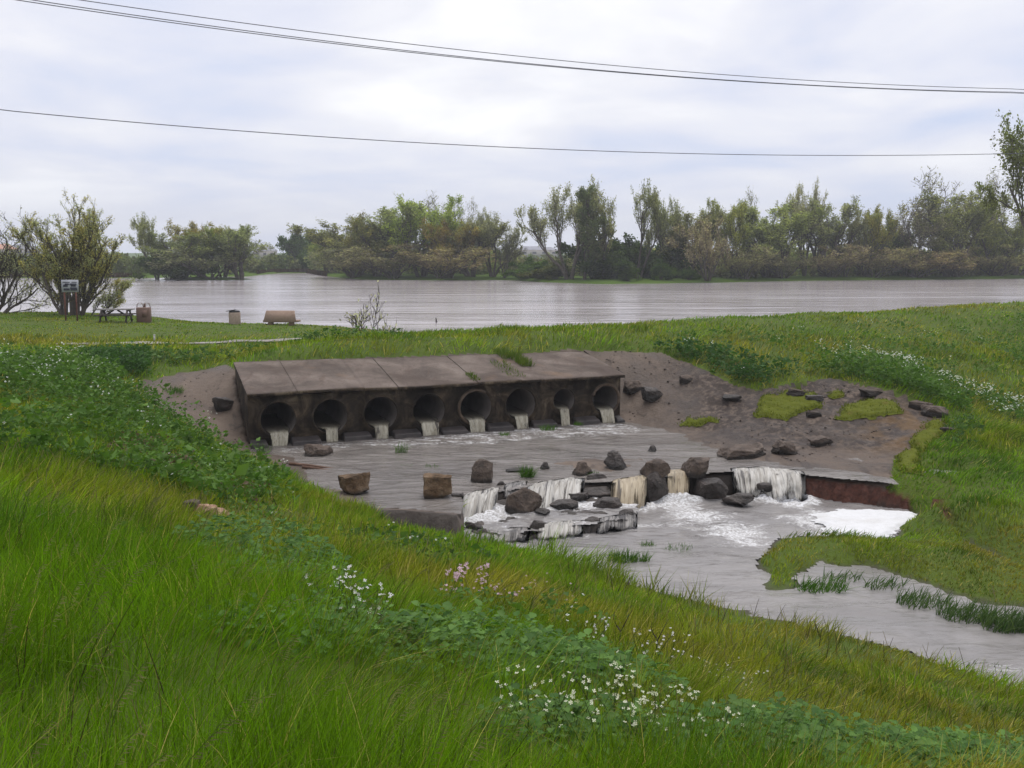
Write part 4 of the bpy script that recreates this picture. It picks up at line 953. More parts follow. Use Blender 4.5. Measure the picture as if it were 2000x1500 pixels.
# seed heads: wispy bent stalks
sm_ = MB()
for d0, d1, dens in ((3, 8, 7), (8, 16, 3)):
    x, y = sample_wedge(d0, d1, dens, -.6, .35); z = Hf(x, y); ok = grass_ok(x, y, z) & (fbm(x * .5, y * .5, 71, 3) > .5)
    for X_, Y_, Z_ in zip(x[ok], y[ok], z[ok]):
        hh = random.uniform(.4, .62); lx = random.uniform(.12, .38); t = np.linspace(0, 1, 6)
        P = np.stack([X_ + lx * t ** 2 * hh * 1.3, Y_ + random.uniform(-.1, .1) * t * t, Z_ + hh * (t - .18 * t ** 3)], -1)
        r = .0022 if Y_ < 8 else .004
        colr = np.array([.24, .22, .12]) * random.uniform(.6, 1.1)
        sm_.tube(P, np.linspace(r, r * .6, 6), 3, np.array([.10, .13, .04]), False)
        for q in range(13):
            tq = .6 + .4 * q / 13; b = np.array([np.interp(tq, t, P[:, i]) for i in range(3)])
            d = np.array([.06, random.uniform(-.03, .03), random.uniform(-.03, .012)]) * random.uniform(.3, .75); s2 = np.array([0, .0, .0012 + r * .5])
            sm_.add([b, b + d * .5 + s2, b + d, b + d * .5 - s2], [[0, 1, 2, 3]], None, colr)
tag(sm_.build('grass_seed_heads', M['grass']), kind='stuff')

dk_ = MB()
x, y = sample_wedge(3.5, 20, 5); z = Hf(x, y); ok = grass_ok(x, y, z)
for X_, Y_, Z_ in zip(x[ok], y[ok], z[ok]):
    hh = random.uniform(.2, .55); a_ = random.uniform(0, 6.28); l_ = random.uniform(.1, .5); t = np.linspace(0, 1, 4)
    dk_.tube(np.stack([X_ + l_ * hh * math.cos(a_) * t, Y_ + l_ * hh * math.sin(a_) * t, Z_ + hh * t * (1 - .15 * t)], -1), np.linspace(.0035, .0015, 4) * max(1, Y_ / 8), 3, np.array([(.07, .045, .03), (.25, .19, .10), (.32, .27, .17)][random.randrange(3)]) * random.uniform(.7, 1.2), False)
tag(dk_.build('dry_stalks', M['grass']), kind='stuff')
# ------------------------------------------------------------------ broad leaved weeds
def leaves(P, D, Lh, Wd, C, fold=.25):
    """diamond leaves: base P, direction D (unit), length, width"""
    n = len(P); r = rng.normal(0, 1, (n, 3)) + np.array([0, 0, .2]); sd = np.cross(D, r); sd /= np.linalg.norm(sd, axis=1)[:, None] + 1e-9
    nm = np.cross(sd, D)
    a = P; b = P + D * (Lh * .45)[:, None] + sd * (Wd / 2)[:, None] + nm * (Wd * fold)[:, None]; c = P + D * Lh[:, None]; d = P + D * (Lh * .45)[:, None] - sd * (Wd / 2)[:, None] + nm * (Wd * fold)[:, None]
    V = np.stack([a, b, c, d], 1).reshape(-1, 3); k = (np.arange(n) * 4)[:, None]
    T = np.concatenate([k + np.array([[0, 1, 2]]), k + np.array([[0, 2, 3]])]); return V, T, np.repeat(C, 4, 0)
def weed_leaves(x, y, z, h, nleaf, lsz, c0, c1, jit=.18):
    n = len(x); tot = n * nleaf
    X = np.repeat(x, nleaf); Y = np.repeat(y, nleaf); Z = np.repeat(z, nleaf); H = np.repeat(h, nleaf)
    t = rng.random(tot) ** .6; a = rng.uniform(0, 2 * math.pi, tot); rad = jit * rng.random(tot) ** .5 * (1.3 - .6 * t) * (H / .4) ** .5
    P = np.stack([X + rad * np.cos(a), Y + rad * np.sin(a), Z + H * t], -1)
    D = np.stack([np.cos(a), np.sin(a), rng.uniform(-.25, .8, tot)], -1); D /= np.linalg.norm(D, axis=1)[:, None]
    L = lsz * np.exp(rng.normal(0, .42, tot)); m = rng.random(tot)[:, None] * .6 + .4 * np.repeat(rng.random(n), nleaf)[:, None]
    C = (np.array(c0)[None] * (1 - m) + np.array(c1)[None] * m) * rng.uniform(.75, 1.25, tot)[:, None]
    return leaves(P, D, L, L * rng.uniform(.5, .8, tot), C)
def polysample(poly, dens):
    P = np.array([p[:2] for p in poly]); lo, hi = P.min(0), P.max(0); n = int((hi - lo).prod() * dens)
    x = rng.uniform(lo[0], hi[0], n); y = rng.uniform(lo[1], hi[1], n); k = inpoly(x, y, P); return x[k], y[k]
def flowers(mb, P, r, col, nrm=None):
    """four-petalled blossoms"""
    n = len(P); up = rng.normal(0, .35, (n, 3)) + np.array([0, -.35, .8]); up /= np.linalg.norm(up, axis=1)[:, None]
    a = np.cross(up, rng.normal(0, 1, (n, 3))); a /= np.linalg.norm(a, axis=1)[:, None]; b = np.cross(up, a)
    C = np.asarray(col)[None] * rng.uniform(.85, 1.12, n)[:, None]
    for u, v in ((a, b), (-a, -b), (b, -a), (-b, a)):
        R = (r * rng.uniform(.8, 1.15, n))[:, None]
        V = np.stack([P, P + u * R * .7 + v * R * .38 + up * R * .15, P + u * R + up * R * .22, P + u * R * .7 - v * R * .38 + up * R * .15], 1).reshape(-1, 3)
        mb.add(V, (np.arange(n) * 4)[:, None] + np.array([[0, 1, 2, 3]]), None, np.repeat(C, 4, 0))
def dust(x, y, z, per, r, spread, col=(.75, .76, .74)):
    n = len(x) * per; P = np.stack([np.repeat(x, per) + rng.normal(0, spread, n), np.repeat(y, per) + rng.normal(0, spread, n), np.repeat(z, per) + rng.uniform(-.06, .12, n)], -1)
    flowers(fl, P, np.full(n, r), col)
def zone(poly, dens, h, nl, lsz, c0, c1, fp=0, fr=.03, fper=4, thr=.0, seed=3, allow=False):
    x, y = polysample(poly, dens)
    if not len(x): return
    cl = fbm(x * .8, y * .8, seed, 3); k = cl > thr
    if not allow: k &= ~inapron(x, y)
    x, y, cl = x[k], y[k], cl[k]; z = Hf(x, y)
    kk = np.where(y < crest_y(x), z > ZS + .03, z > ZL); x, y, z, cl = x[kk], y[kk], z[kk], cl[kk]
    if not len(x): return
    hh = rng.uniform(h * .6, h * 1.3, len(x)) * (.5 + cl)
    r = weed_leaves(x, y, z, hh, nl, lsz, c0, c1); wm.add(r[0], None, r[1], r[2])
    if fp:
        k = rng.random(len(x)) < fp; dust(x[k], y[k], (z + hh)[k], fper, fr, .1)
def hp(L): return [hit(*p) for p in L]
wm = MB(); fl = MB()
GL0, GL1 = (.05, .125, .014), (.12, .21, .035)
GD0, GD1 = (.03, .08, .018), (.07, .155, .03)
Lzone = [at(-250, 705, 36), at(0, 705, 38), at(160, 716, 38), at(205, 748, 34.5), at(270, 800, 31.2), at(345, 858, 29.2), at(450, 922, 26), at(555, 968, 24.3), at(570, 1010, 20.5), at(430, 1003, 16.8), at(250, 940, 17), at(0, 895, 16), at(-200, 880, 17)]
x, y = polysample(Lzone, 17); cl = fbm(x * .5, y * .5, 3, 3); k = (~inapron(x, y)) & (cl > .36); x, y, cl = x[k], y[k], cl[k]; z = Hf(x, y)
hgt = rng.uniform(.26, .58, len(x)) * (.1 + 1.9 * sm((cl - .3) / .45))
wm.add(*(lambda r: (r[0], None, r[1], r[2]))(weed_leaves(x, y, z, hgt, 15, .1, GL0, GL1)))
# flowers on the upper-left weeds
px_, py_ = project(np.stack([x, y, z + hgt], -1))
def dust(x, y, z, per, r, spread, col=(.75, .76, .74)):
    n = len(x) * per; P = np.stack([np.repeat(x, per) + rng.normal(0, spread, n), np.repeat(y, per) + rng.normal(0, spread, n), np.repeat(z, per) + rng.uniform(-.06, .12, n)], -1)
    flowers(fl, P, np.full(n, r), col)
zone([at(180, 850, 22), at(320, 850, 24), at(420, 960, 19.5), at(560, 1000, 21), at(480, 1010, 17.5), at(250, 930, 18.5)], 9, .4, 12, .06, (.09, .06, .04), (.17, .13, .07), thr=.5, seed=77)
k = (py_ < 758) & (px_ < 270) & (rng.random(len(x)) < .17); dust(x[k], y[k], (z + hgt)[k], 3, .030, .11)
k = (py_ > 750) & (px_ > 200) & (rng.random(len(x)) < .025); dust(x[k], y[k], (z + hgt)[k], 5, .028, .1)
k = (py_ > 750) & (rng.random(len(x)) < .007); dust(x[k], y[k], (z + hgt)[k], 3, .028, .1)
# dark weeds on the dam edge left of the slab and along slab top
zone([at(150, 712, 38.5), at(280, 705, 39.5), at(290, 738, 36), at(200, 745, 34.5)], 26, .6, 16, .11, GD0, GD1)
zone([at(250, 690, 41), at(440, 690, 40.3), at(800, 672, 41.2), at(800, 690, 40), at(440, 708, 38.4), at(260, 730, 37)], 9, .35, 12, .1, GD0, GL1, thr=.45)
zone([at(1270, 682, 41.8), at(1400, 690, 41.5), at(1560, 745, 39.3), at(1480, 772, 37.2), at(1370, 728, 39.2)], 16, .55, 16, .12, GD0, GD1, .03, thr=.35)
zone([at(1560, 730, 40), at(1700, 720, 41), at(1850, 770, 38.2), at(1900, 815, 35.5), at(1840, 800, 35.2), at(1740, 752, 37.4), at(1640, 735, 39.3)], 20, .6, 16, .11, GL0, GL1, .05)
zone([at(1580, 690, 43.5), at(1720, 695, 43.5), at(1900, 760, 39.5), at(2000, 790, 38.5), at(2100, 830, 37), at(1960, 830, 36), at(1850, 765, 38.8), at(1700, 712, 42)], 12, .5, 12, .1, GL0, (.10, .19, .03), .5, .034, 6)
zone([at(1300, 655, 43.5), at(1700, 625, 50), at(2100, 610, 58), at(2200, 780, 42), at(1900, 790, 38), at(1700, 720, 42), at(1500, 720, 41)], 4.0, .4, 12, .1, GL0, GL1, .10, .03, 3, thr=.5)
zone([at(1850, 830, 34), at(1920, 830, 34), at(1900, 890, 31.2), at(1850, 890, 31)], 16, .3, 10, .08, GD0, GL1)
zone([at(420, 1000, 17), at(520, 1000, 18), at(640, 1040, 18), at(600, 1100, 13.5), at(480, 1060, 14)], 10, .3, 10, .08, GL0, GL1, .02, thr=.4)
zone([at(600, 1040, 17), at(900, 1040, 21), at(1000, 1120, 17), at(800, 1140, 13)], 7, .3, 10, .075, GD0, GL1, .03, .025, 3, thr=.45)
zone([at(760, 1190, 10), at(1000, 1180, 12), at(1250, 1250, 13), at(1150, 1260, 10.5)], 7, .28, 9, .07, GL0, GL1, .06, .022, 3, thr=.45)
zone([at(0, 1060, 8.5), at(300, 1060, 10.5), at(300, 1200, 6.8), at(0, 1200, 5.6)], 8, .2, 8, .05, GL0, GL1, 0, thr=.55)
tag(wm.build('weed_cover', M['weed']), kind='stuff')
tag(fl.build('white_weed_flowers', M['petal']), kind='stuff')

# ---- individual foreground plants (each a thing: foliage, stems, flowers)
def lobed_leaf(L, W, lobes=4):
    """flat pinnate leaf in local x (length) / y (width) / z, curved"""
    n = 17; V = []; Q = []
    for i in range(n):
        t = i / (n - 1)
        term = math.exp(-((t - .74) / .2) ** 2); side = .62 * max(0, math.sin(t * math.pi * 2 * lobes)) * (t < .62)
        w = W * .5 * max(.05, min(1, term + side)) * (1 if t < .99 else .1)
        z = -.35 * L * t * t + .12 * L * math.sin(t * 9) * .15; x = L * t
        V += [(x, -w, z + w * .35), (x - w * .1, 0, z), (x, w, z + w * .35)]
        if i:
            a = (i - 1) * 3; Q += [(a, a + 3, a + 4, a + 1), (a + 1, a + 4, a + 5, a + 2)]
    return np.array(V), np.array(Q)
LEAF, LQ = lobed_leaf(1, .5)
def plant(name, base, rad, hgt, nleaf, lsz, c0, c1, label, cat, nfl=0, fcol=(.75, .75, .7), fr=.016, stemn=0, group=None, fup=.25, oval=1.0, spread=None):
    root = empty(name, base); tag(root, label, cat, group); B = np.array(base)
    nleaf = int(nleaf * 1.7); lsz = lsz * .78
    m = MB(); a = rng.uniform(0, 2 * math.pi, nleaf); rr = rad * np.sqrt(rng.random(nleaf)); 
    bx = rr * np.cos(a) * oval; by = rr * np.sin(a); gzs = Hf(B[0] + bx, B[1] + by) - B[2]
    dome = np.sqrt(np.clip(1 - (rr / rad) ** 2 * .8, .05, 1))
    for i in range(nleaf):
        t = random.random() ** .55; zz = gzs[i] + hgt * dome[i] * t
        az = a[i] + random.uniform(-1.0, 1.0); el = random.uniform(-.15, .75); L = lsz * random.uniform(.6, 1.35)
        d = np.array([math.cos(az) * math.cos(el), math.sin(az) * math.cos(el), math.sin(el)])
        sd = np.array([-math.sin(az), math.cos(az), random.uniform(-.4, .4)]); sd /= np.linalg.norm(sd); up = np.cross(d, sd)
        V = LEAF * np.array([L, L, L]); V = V[:, :1] * d + V[:, 1:2] * sd + V[:, 2:3] * up + np.array([bx[i], by[i], zz])
        k = random.random(); c = (np.array(c0) * (1 - k) + np.array(c1) * k) * random.uniform(.8, 1.2)
        m.add(V, LQ, None, c)
    m.build('foliage', M['weed'], root)
    if stemn:
        sp = spread or rad
        for j in range(stemn):
            s = MB(); f = MB()
            aa = random.uniform(0, 6.28); r0 = sp * random.random() ** .5 * .7; x0, y0 = r0 * math.cos(aa) * oval, r0 * math.sin(aa)
            z0 = float(Hf(np.array([B[0] + x0]), np.array([B[1] + y0]))[0]) - B[2]
            tip = np.array([x0 + random.uniform(-.2, .25), y0 + random.uniform(-.15, .15), z0 + hgt * random.uniform(.75, 1.15) + fup * random.uniform(.2, 1)])
            st = np.array([x0, y0, z0]); t = np.linspace(0, 1, 6)[:, None]; bend = np.array([random.uniform(-.08, .08), random.uniform(-.05, .05), 0])
            P = st + (tip - st) * t + bend * np.sin(t * 3.1); s.tube(P, np.linspace(.004, .0022, 6), 4, (.075, .12, .03), False)
            for b in range(3):
                q = P[2 + b]; e = q + np.array([random.uniform(-.11, .11), random.uniform(-.08, .08), random.uniform(.07, .17)])
                s.tube(np.array([q, (q + e) / 2 + [0, 0, .01], e]), .0018, 3, (.085, .13, .035), False)
                k = max(1, nfl // 2); pp = e + rng.normal(0, .022, (k, 3)); flowers(f, pp, np.full(k, fr), fcol)
            pp = tip + rng.normal(0, .03, (nfl, 3)) * np.array([1, 1, 1.5]); flowers(f, pp, np.full(nfl, fr), fcol)
            # small stem leaves
            for b in range(3):
                q = P[1 + b]; az = random.uniform(0, 6.28); d = np.array([math.cos(az), math.sin(az), .5]) * .9; sd = np.array([-math.sin(az), math.cos(az), 0]); up = np.cross(d, sd)
                V = LEAF * lsz * .55; s.add(V[:, :1] * d + V[:, 1:2] * sd + V[:, 2:3] * up + q, LQ, None, np.array(c1) * random.uniform(.8, 1.1))
            so_ = s.build('flower_stem', M['weed'], root)
            if nfl: f.build('blossoms', M['petal'], so_)
    return root
B0, B1 = (.035, .10, .012), (.125, .235, .045)
G0, G1c = (.04, .11, .015), (.11, .20, .04)
CR = (.74, .74, .58); PK = (.62, .42, .52); WH = (.76, .72, .74)
plant('leafy_plant', hit(1010, 1310), .75, .42, 330, .17, B0, B1, 'large blue-green lobed leaf plant in the middle of the near bank', 'plant', oval=1.2)
plant('leafy_plant', hit(1190, 1340), .6, .34, 200, .16, B0, B1, 'smaller blue-green lobed plant behind the cream flowers', 'plant', oval=1.1)
plant('leafy_plant', hit(520, 1105), .95, .55, 420, .15, G0, G1c, 'bright green bushy leafy weed just below the stone rubble pile', 'plant', oval=.9)
plant('leafy_plant', hit(580, 1160), .7, .36, 170, .13, G0, G1c, 'low green leafy weed right below the bushy weed', 'plant')
plant('leafy_plant', hit(560, 1260), .5, .28, 150, .14, B0, B1, 'low blue-green leaf rosette left of the pale pink flowers', 'plant')
plant('leafy_plant', hit(790, 1300), .6, .3, 200, .14, B0, B1, 'dull green leafy plant left of the large blue-green plant', 'plant', oval=1.3)
plant('flowering_plant', hit(1090, 1470), .38, .3, 130, .12, G0, G1c, 'cream flowered leafy plant at the left of the flower clump', 'plant', 3, CR, .013, 7, 'cream flowered plants on the near bank', .12)
plant('flowering_plant', hit(1210, 1480), .42, .32, 160, .12, G0, G1c, 'densest cream flowered plant in the middle of the flower clump', 'plant', 4, CR, .013, 12, 'cream flowered plants on the near bank', .14)
plant('flowering_plant', hit(1330, 1490), .42, .3, 150, .12, G0, G1c, 'cream flowered plant at the right of the flower clump', 'plant', 3, CR, .013, 6, 'cream flowered plants on the near bank', .12)
plant('flowering_plant', hit(690, 1250), .5, .3, 170, .13, G0, B1, 'pale pink flowered plant on the near bank left of centre', 'plant', 3, WH, .016, 9, 'pink flowered plants on the near bank', .2)
plant('flowering_plant', hit(880, 1195), .25, .25, 30, .1, G0, G1c, 'single tall stalk topped with a lilac flower cluster', 'plant', 8, PK, .022, 2, 'pink flowered plants on the near bank', .22)
plant('flowering_plant', hit(965, 1205), .35, .3, 50, .1, G0, G1c, 'lilac flowered plant right of the single tall stalk', 'plant', 5, PK, .018, 4, 'pink flowered plants on the near bank', .3)
plant('flowering_plant', hit(1060, 1190), .5, .2, 40, .1, G0, G1c, 'small faint pink flowered plant nearer the stream', 'plant', 2, PK, .016, 4, 'pink flowered plants on the near bank', .2)
plant('flowering_plant', hit(1230, 1300), .7, .25, 50, .1, G0, G1c, 'sparse white flowered plant among the bare dark stems', 'plant', 3, WH, .016, 8, None, .2)
plant('flowering_plant', hit(1400, 1340), .7, .12, 30, .08, G0, G1c, 'scattered little white flowers on the olive bank right of centre', 'plant', 3, WH, .014, 7, None, .1)
for k, (px, py, w, lb, c) in enumerate([(1480, 1490, .6, 'green leafy weed at the bottom edge right of the cream flowers', 0), (1590, 1470, .65, 'tallest green leafy weed along the bottom edge', 0), (1720, 1498, .65, 'grey green leafy weed along the bottom edge left of the last two', 1), (1850, 1505, .7, 'blue-green leafy weed along the bottom edge near the corner', 1), (1970, 1510, .7, 'blue-green leafy weed in the bottom right corner', 1)]):
    b = hit(px, min(py, 1499)); plant('leafy_plant', b, w, .36 if k < 2 else .3, 260, .15, G0 if c == 0 else B0, G1c if c == 0 else B1, lb, 'plant', oval=1.3)
for k, (px, py, lb) in enumerate([(1280, 1290, 'forked bare dark stem standing on the olive bank'), (1208, 1275, 'leaning bare dark stem left of the forked one')]):
    b = hit(px, py); m = MB(); h = .5
    m.tube([b + [0, 0, -.02], b + [.02, 0, h * .5], b + [-.02, .02, h * .62]], [.012, .010, .008], 5)
    m.tube([b + [.02, 0, h * .48], b + [.1, .02, h * .8], b + [.15, .02, h]], [.008, .005, .002], 5)
    m.tube([b + [-.02, .02, h * .6], b + [-.06, .02, h * .8], b + [-.05, .02, h * .95]], [.007, .004, .002], 5)
    if k: m.tube([b + [.0, 0, h * .3], b + [-.07, .02, h * .55]], [.006, .002], 5)
    tag(m.build('dead_stem', M['dead_stem'], None, True), lb, 'dead stem', 'dead stems on the near bank')

# ---- tufts in water / on slab joints, reeds
def tuft(px, py, wpx, hpx, n, c0, c1, label, z=None, group='grass tufts in the water', name='grass_tuft', lean=(.08, 0), broad=1.0):
    n = max(n, 70); p = hit(px, py) if z is None else onz(px, py, z); w = wpx / F * p[1] / 2; h = hpx / F * p[1]
    a = rng.uniform(0, 6.28, n); r = np.sqrt(rng.random(n)) * w
    P = np.stack([r * np.cos(a), r * np.sin(a) * .7, np.full(n, -.05)], -1); k = rng.random((n, 1)); C = np.array(c0) * (1 - k) + np.array(c1) * k
    V, Q, T, Cc = grass_blades(P, h * rng.uniform(.6, 1.3, n), np.full(n, .014 * broad), C, np.array(lean), 3)
    o = mesh_np(name, V, Q, T, M['grass'], None, Cc); o.location = p
    return tag(o, label, 'grass tuft', group)
g0, g1 = (.03, .09, .008), (.09, .18, .02)
tuft(1030, 931, 24, 26, 220, g0, g1, 'round bright green grass tuft in the shallows', -6.46)
tuft(1215, 1095, 62, 26, 320, g0, g1, 'green grass tuft in the stream below the cascades', -7.2)
tuft(1258, 1096, 26, 24, 40, g0, g1, 'thin reedy tuft right of the green tuft in the stream', -7.2)
tuft(1325, 1072, 60, 16, 40, g0, g1, 'sparse flooded weeds in the middle of the stream', -7.2)
tuft(1265, 1066, 30, 14, 16, g0, g1, 'few flooded sprigs upstream of the green tuft', -7.2)
tuft(783, 884, 26, 24, 40, g0, g1, 'small leafy sprig before the third pipe outflow', -6.42)
tuft(845, 912, 40, 8, 40, g0, g1, 'low green sprig in shallow water behind the square block', -6.45)
tuft(795, 910, 26, 6, 20, g0, g1, 'tiny green sprig in the shallows left of centre', -6.45)
tuft(512, 886, 24, 26, 60, g0, g1, 'green sprig at the foot of the headwall left corner', None)
tuft(1155, 925, 30, 8, 40, g0, g1, 'grassy twig beside the small pointed brown rock', -6.46)
tuft(1536, 884, 30, 14, 70, g0, g1, 'grass growing on the mossy layered rock', None)
tuft(1070, 838, 34, 12, 110, g0, g1, 'green weeds on the footing between the sixth and seventh pipes', -6.15)
tuft(985, 848, 24, 8, 60, g0, g1, 'low weeds on the footing between the fifth and sixth pipes', -6.2)
tuft(1130, 828, 20, 8, 50, g0, g1, 'small weeds on the footing left of the far right pipe', -6.2)
GJ = 'grass growing in the slab joints'
def slabtuft(s, o, n, w, h, lb):
    zf, zb = -4.585, -3.84 - .01 * s; t = (.3 - o) / 3.6; p = wp(s, o, zf + (zb - zf) * t)
    a = rng.uniform(-1, 1, (n, 2)); Px = WD * a[:, :1] * w * .35 + WN * a[:, 1:] * w
    P = np.stack([Px[:, 0], Px[:, 1], -a[:, 1] * w * .21 - .02], -1); k = rng.random((n, 1)); C = np.array((.05, .11, .01)) * (1 - k) + np.array((.13, .16, .02)) * k
    V, Q, T, Cc = grass_blades(P, h * rng.uniform(.5, 1.2, n), np.full(n, .02), C, np.array([.05, -.2]), 2)
    ob = mesh_np('grass_tuft', V, Q, T, M['grass'], None, Cc); ob.location = p; tag(ob, lb, 'grass tuft', GJ)
slabtuft(7.06, -.35, 150, .45, .16, 'small yellowish grass tuft low in the left grassy slab joint')
slabtuft(8.72, -1.1, 220, 1.0, .16, 'yellowish grass line in the middle slab joint')
slabtuft(9.66, -2.1, 420, .75, .34, 'largest green grass tuft in the upper right slab joint')
slabtuft(9.3, -3.0, 200, .6, .3, 'green tuft at the top of the slab hanging from the crest')
tuft(338, 766, 40, 16, 160, g0, g1, 'flat green weed patch on the slope left of the headwall', None, None)
RG = 'flooded reeds along the right bank'
r0, r1 = (.04, .09, .025), (.10, .15, .05)
for (px, py, w, h, n, lb) in [(1600, 1150, 110, 34, 420, 'dense green flooded grass at the tip of the grassy spit'), (1640, 1130, 80, 30, 130, 'thin upright reeds behind the grassy spit'), (1720, 1145, 90, 34, 180, 'thin reeds in the middle of the flooded inlet'), (1800, 1180, 110, 40, 420, 'dark leaning reeds right of the inlet middle'), (1880, 1205, 110, 44, 480, 'dark thick reed patch left of the last one'), (1965, 1225, 110, 60, 620, 'tallest dark reed patch at the right edge of the stream'), (1930, 1310, 120, 16, 60, 'sparse drowned stems along the lower right bank')]:
    tuft(px, py, w, h * .85, int(n * .55), r0 if n != 420 or px > 1700 else g0, r1 if n != 420 or px > 1700 else g1, lb, -7.2, RG, 'reed_patch', (.3, 0), 1.5)

# ---- moss patches
MG = 'moss patches on the mud slope'
for k, (poly, lb) in enumerate([([(1468, 815), (1490, 775), (1540, 762), (1590, 766), (1612, 795), (1570, 808), (1530, 826)], 'larger yellow green moss patch on the mud slope'),
     ([(1625, 822), (1650, 792), (1700, 782), (1750, 788), (1768, 812), (1720, 816), (1660, 824)], 'smaller yellow green moss patch right of the larger one'),
     ([(1318, 836), (1345, 820), (1400, 818), (1408, 828), (1370, 838)], 'low moss patch nearest the shallow water'),
     ([(1610, 775), (1630, 765), (1650, 768), (1648, 779), (1620, 781)], 'tiny moss patch above and between the two bigger ones'),
     ([(1775, 870), (1800, 830), (1850, 822), (1845, 850), (1810, 880), (1790, 900)], 'rusty moss patch at the right end of the mud slope'),
     ([(1745, 900), (1770, 880), (1800, 885), (1800, 930), (1760, 925)], 'green moss patch above the cliff of red dirt')]):
    P = hp(poly); o = ground_patch('moss_patch', P, M['mossbase'], .02, .10, .06, .04, seed=k, ragged=.1)
    tag(o, lb, 'moss', MG)
    x, y = polysample(P, 260); z = Hf(x, y) + .06; n = len(x); kk = rng.random((n, 1)); C = np.array((.075, .10, .008)) * (1 - kk) + np.array((.15, .165, .018)) * kk
    V, Q, T, Cc = grass_blades(np.stack([x, y, z], -1), rng.uniform(.04, .11, n), np.full(n, .03), C, np.array([0, 0]), 2)
    mesh_np('sprigs', V, Q, T, M['grass'], o, Cc)['kind'] = 'stuff'

# ------------------------------------------------------------------ path
xs = np.linspace(PCX[0] - 6, PCX[-1] + 10, 70); ys = np.interp(xs, PCX, PCY); ys = np.where(xs > PCX[-1], PCY[-1] + (xs - PCX[-1]) * .62, ys)
V = []; 
for o_ in (-.55, 0, .55):
    yy = ys + o_; zz = Hf(xs, yy); V.append(np.stack([xs, yy, zz + .05], -1))
V = np.vstack(V); n = len(xs); Q = [(r * n + i, r * n + i + 1, (r + 1) * n + i + 1, (r + 1) * n + i) for r in range(2) for i in range(n - 1)]
tag(mesh_np('path', V, Q, None, M['path']), kind='structure')

# ------------------------------------------------------------------ trees
def norm(v): return v / (np.linalg.norm(v) + 1e-9)
def gen_tree(seed, H=14, stems=((.1, 0),), spread=.42, nch=(7, 6, 5), ratio=(.52, .58, .6), trop=.5, nleaf=10, lsz=.28, pal=((.06, .08, .02),), twig=(.10, .085, .07), rad=.22, ltw=.6, leafz=0.0, stemlen=1.0, tmin=.25, twr=.018, nstrip=3):
    R = np.random.default_rng(seed); tr = MB(); cr = MB(); LP = []; LD = []; LC = []
    mx = len(nch)
    def br(p, d, L, r, lv, ct):
        n = 7 if lv == 0 else (5 if lv < mx else 4); P = [p]; D = [d]
        for i in range(n):
            d = norm(d + R.normal(0, .13 if lv == 0 else .2, 3) + np.array([0, 0, trop * (.5 if lv == 0 else 1) / n * 2])); p = p + d * L / n; P.append(p); D.append(d)
        P = np.array(P); rr_ = np.linspace(r, r * (.35 if lv < mx else .3), n + 1)
        if lv <= 1: tr.tube(P, rr_, 7 if lv == 0 else 5, (1, 1, 1), False)
        else: cr.tube(P, np.maximum(rr_, twr * .5), nstrip, np.array(twig) * R.uniform(.7, 1.3), False)
        if lv < mx:
            for c in range(nch[lv]):
                t = tmin + (1 - tmin) * (c + R.random()) / nch[lv] if lv == 0 else R.uniform(.2, 1.0)
                f = t * n; i = min(n - 1, int(f)); q = P[i] + (P[i + 1] - P[i]) * (f - i); b = D[min(n, i + 1)]
                ax = norm(np.cross(b, R.normal(0, 1, 3))); an = spread * R.uniform(.6, 1.4)
                nd = norm(b * math.cos(an) + ax * math.sin(an)); ll = L * ratio[lv] * R.uniform(.7, 1.25) * (1.15 - .45 * t)
                br(q, nd, ll, max(rr_[i] * .55, twr), lv + 1, pal[R.integers(len(pal))] if lv <= 1 else ct)
        if lv >= mx - 1 and nleaf:
            k = nleaf if lv == mx else nleaf // 2
            t = R.random(k); f = t * n; i = np.minimum(n - 1, f.astype(int)); q = P[i] + (P[i + 1] - P[i]) * (f - i)[:, None] + R.normal(0, lsz * .8, (k, 3))
            LP.append(q); LD.append(R.normal(0, .7, (k, 3)) + D[n] * 1.0); LC.append(np.array(ct)[None] * R.uniform(.65, 1.4, (k, 1)))
    for st in stems:
        lean, az = st[0], st[1]; ln = st[2] if len(st) > 2 else 1.0; off = st[3] if len(st) > 3 else .25
        d = norm(np.array([math.sin(lean) * math.cos(az), math.sin(lean) * math.sin(az), math.cos(lean)]))
        br(np.array([off * math.cos(az), off * math.sin(az), -.3]), d, H * .62 * ln * stemlen, rad * (.6 + .4 * ln), 0, pal[0])
    if LP:
        P = np.vstack(LP); D = np.vstack(LD); C = np.vstack(LC); D /= np.linalg.norm(D, axis=1)[:, None]; n = len(P)
        s = np.cross(D, R.normal(0, 1, (n, 3))); s /= np.linalg.norm(s, axis=1)[:, None]; L = (lsz * R.uniform(.6, 1.5, n))[:, None]
        V = np.stack([P - D * L * .5, P + s * L * .3, P + D * L * .5, P - s * L * .3], 1).reshape(-1, 3)
        cr.add(V, (np.arange(n) * 4)[:, None] + np.array([[0, 1, 2, 3]]), None, np.repeat(C, 4, 0))
    zs = np.concatenate([v[:, 2] for v in cr.V]); xs_ = np.concatenate([np.abs(v[:, 0]) for v in cr.V])
    root = empty('tree', (0, 0, 0)); a = tr.build('trunk', M['bark'], root, True); b = cr.build('crown', M['crown'], root)
    return root, a, b, float(np.percentile(zs, 98.6)), float(np.percentile(xs_, 95))
OLV = ((.235, .25, .115), (.28, .28, .14), (.195, .205, .105)); YEL = ((.26, .30, .07), (.30, .325, .08), (.21, .25, .07)); PALE = ((.30, .295, .20), (.25, .255, .16), (.33, .32, .24)); BRN = ((.28, .25, .19), (.265, .255, .16)); DRK = ((.10, .125, .06), (.125, .14, .07))
GRN = ((.07, .12, .03), (.10, .155, .035)); ORG = ((.26, .22, .08), (.22, .215, .08))
PI = math.pi
PRO = {}
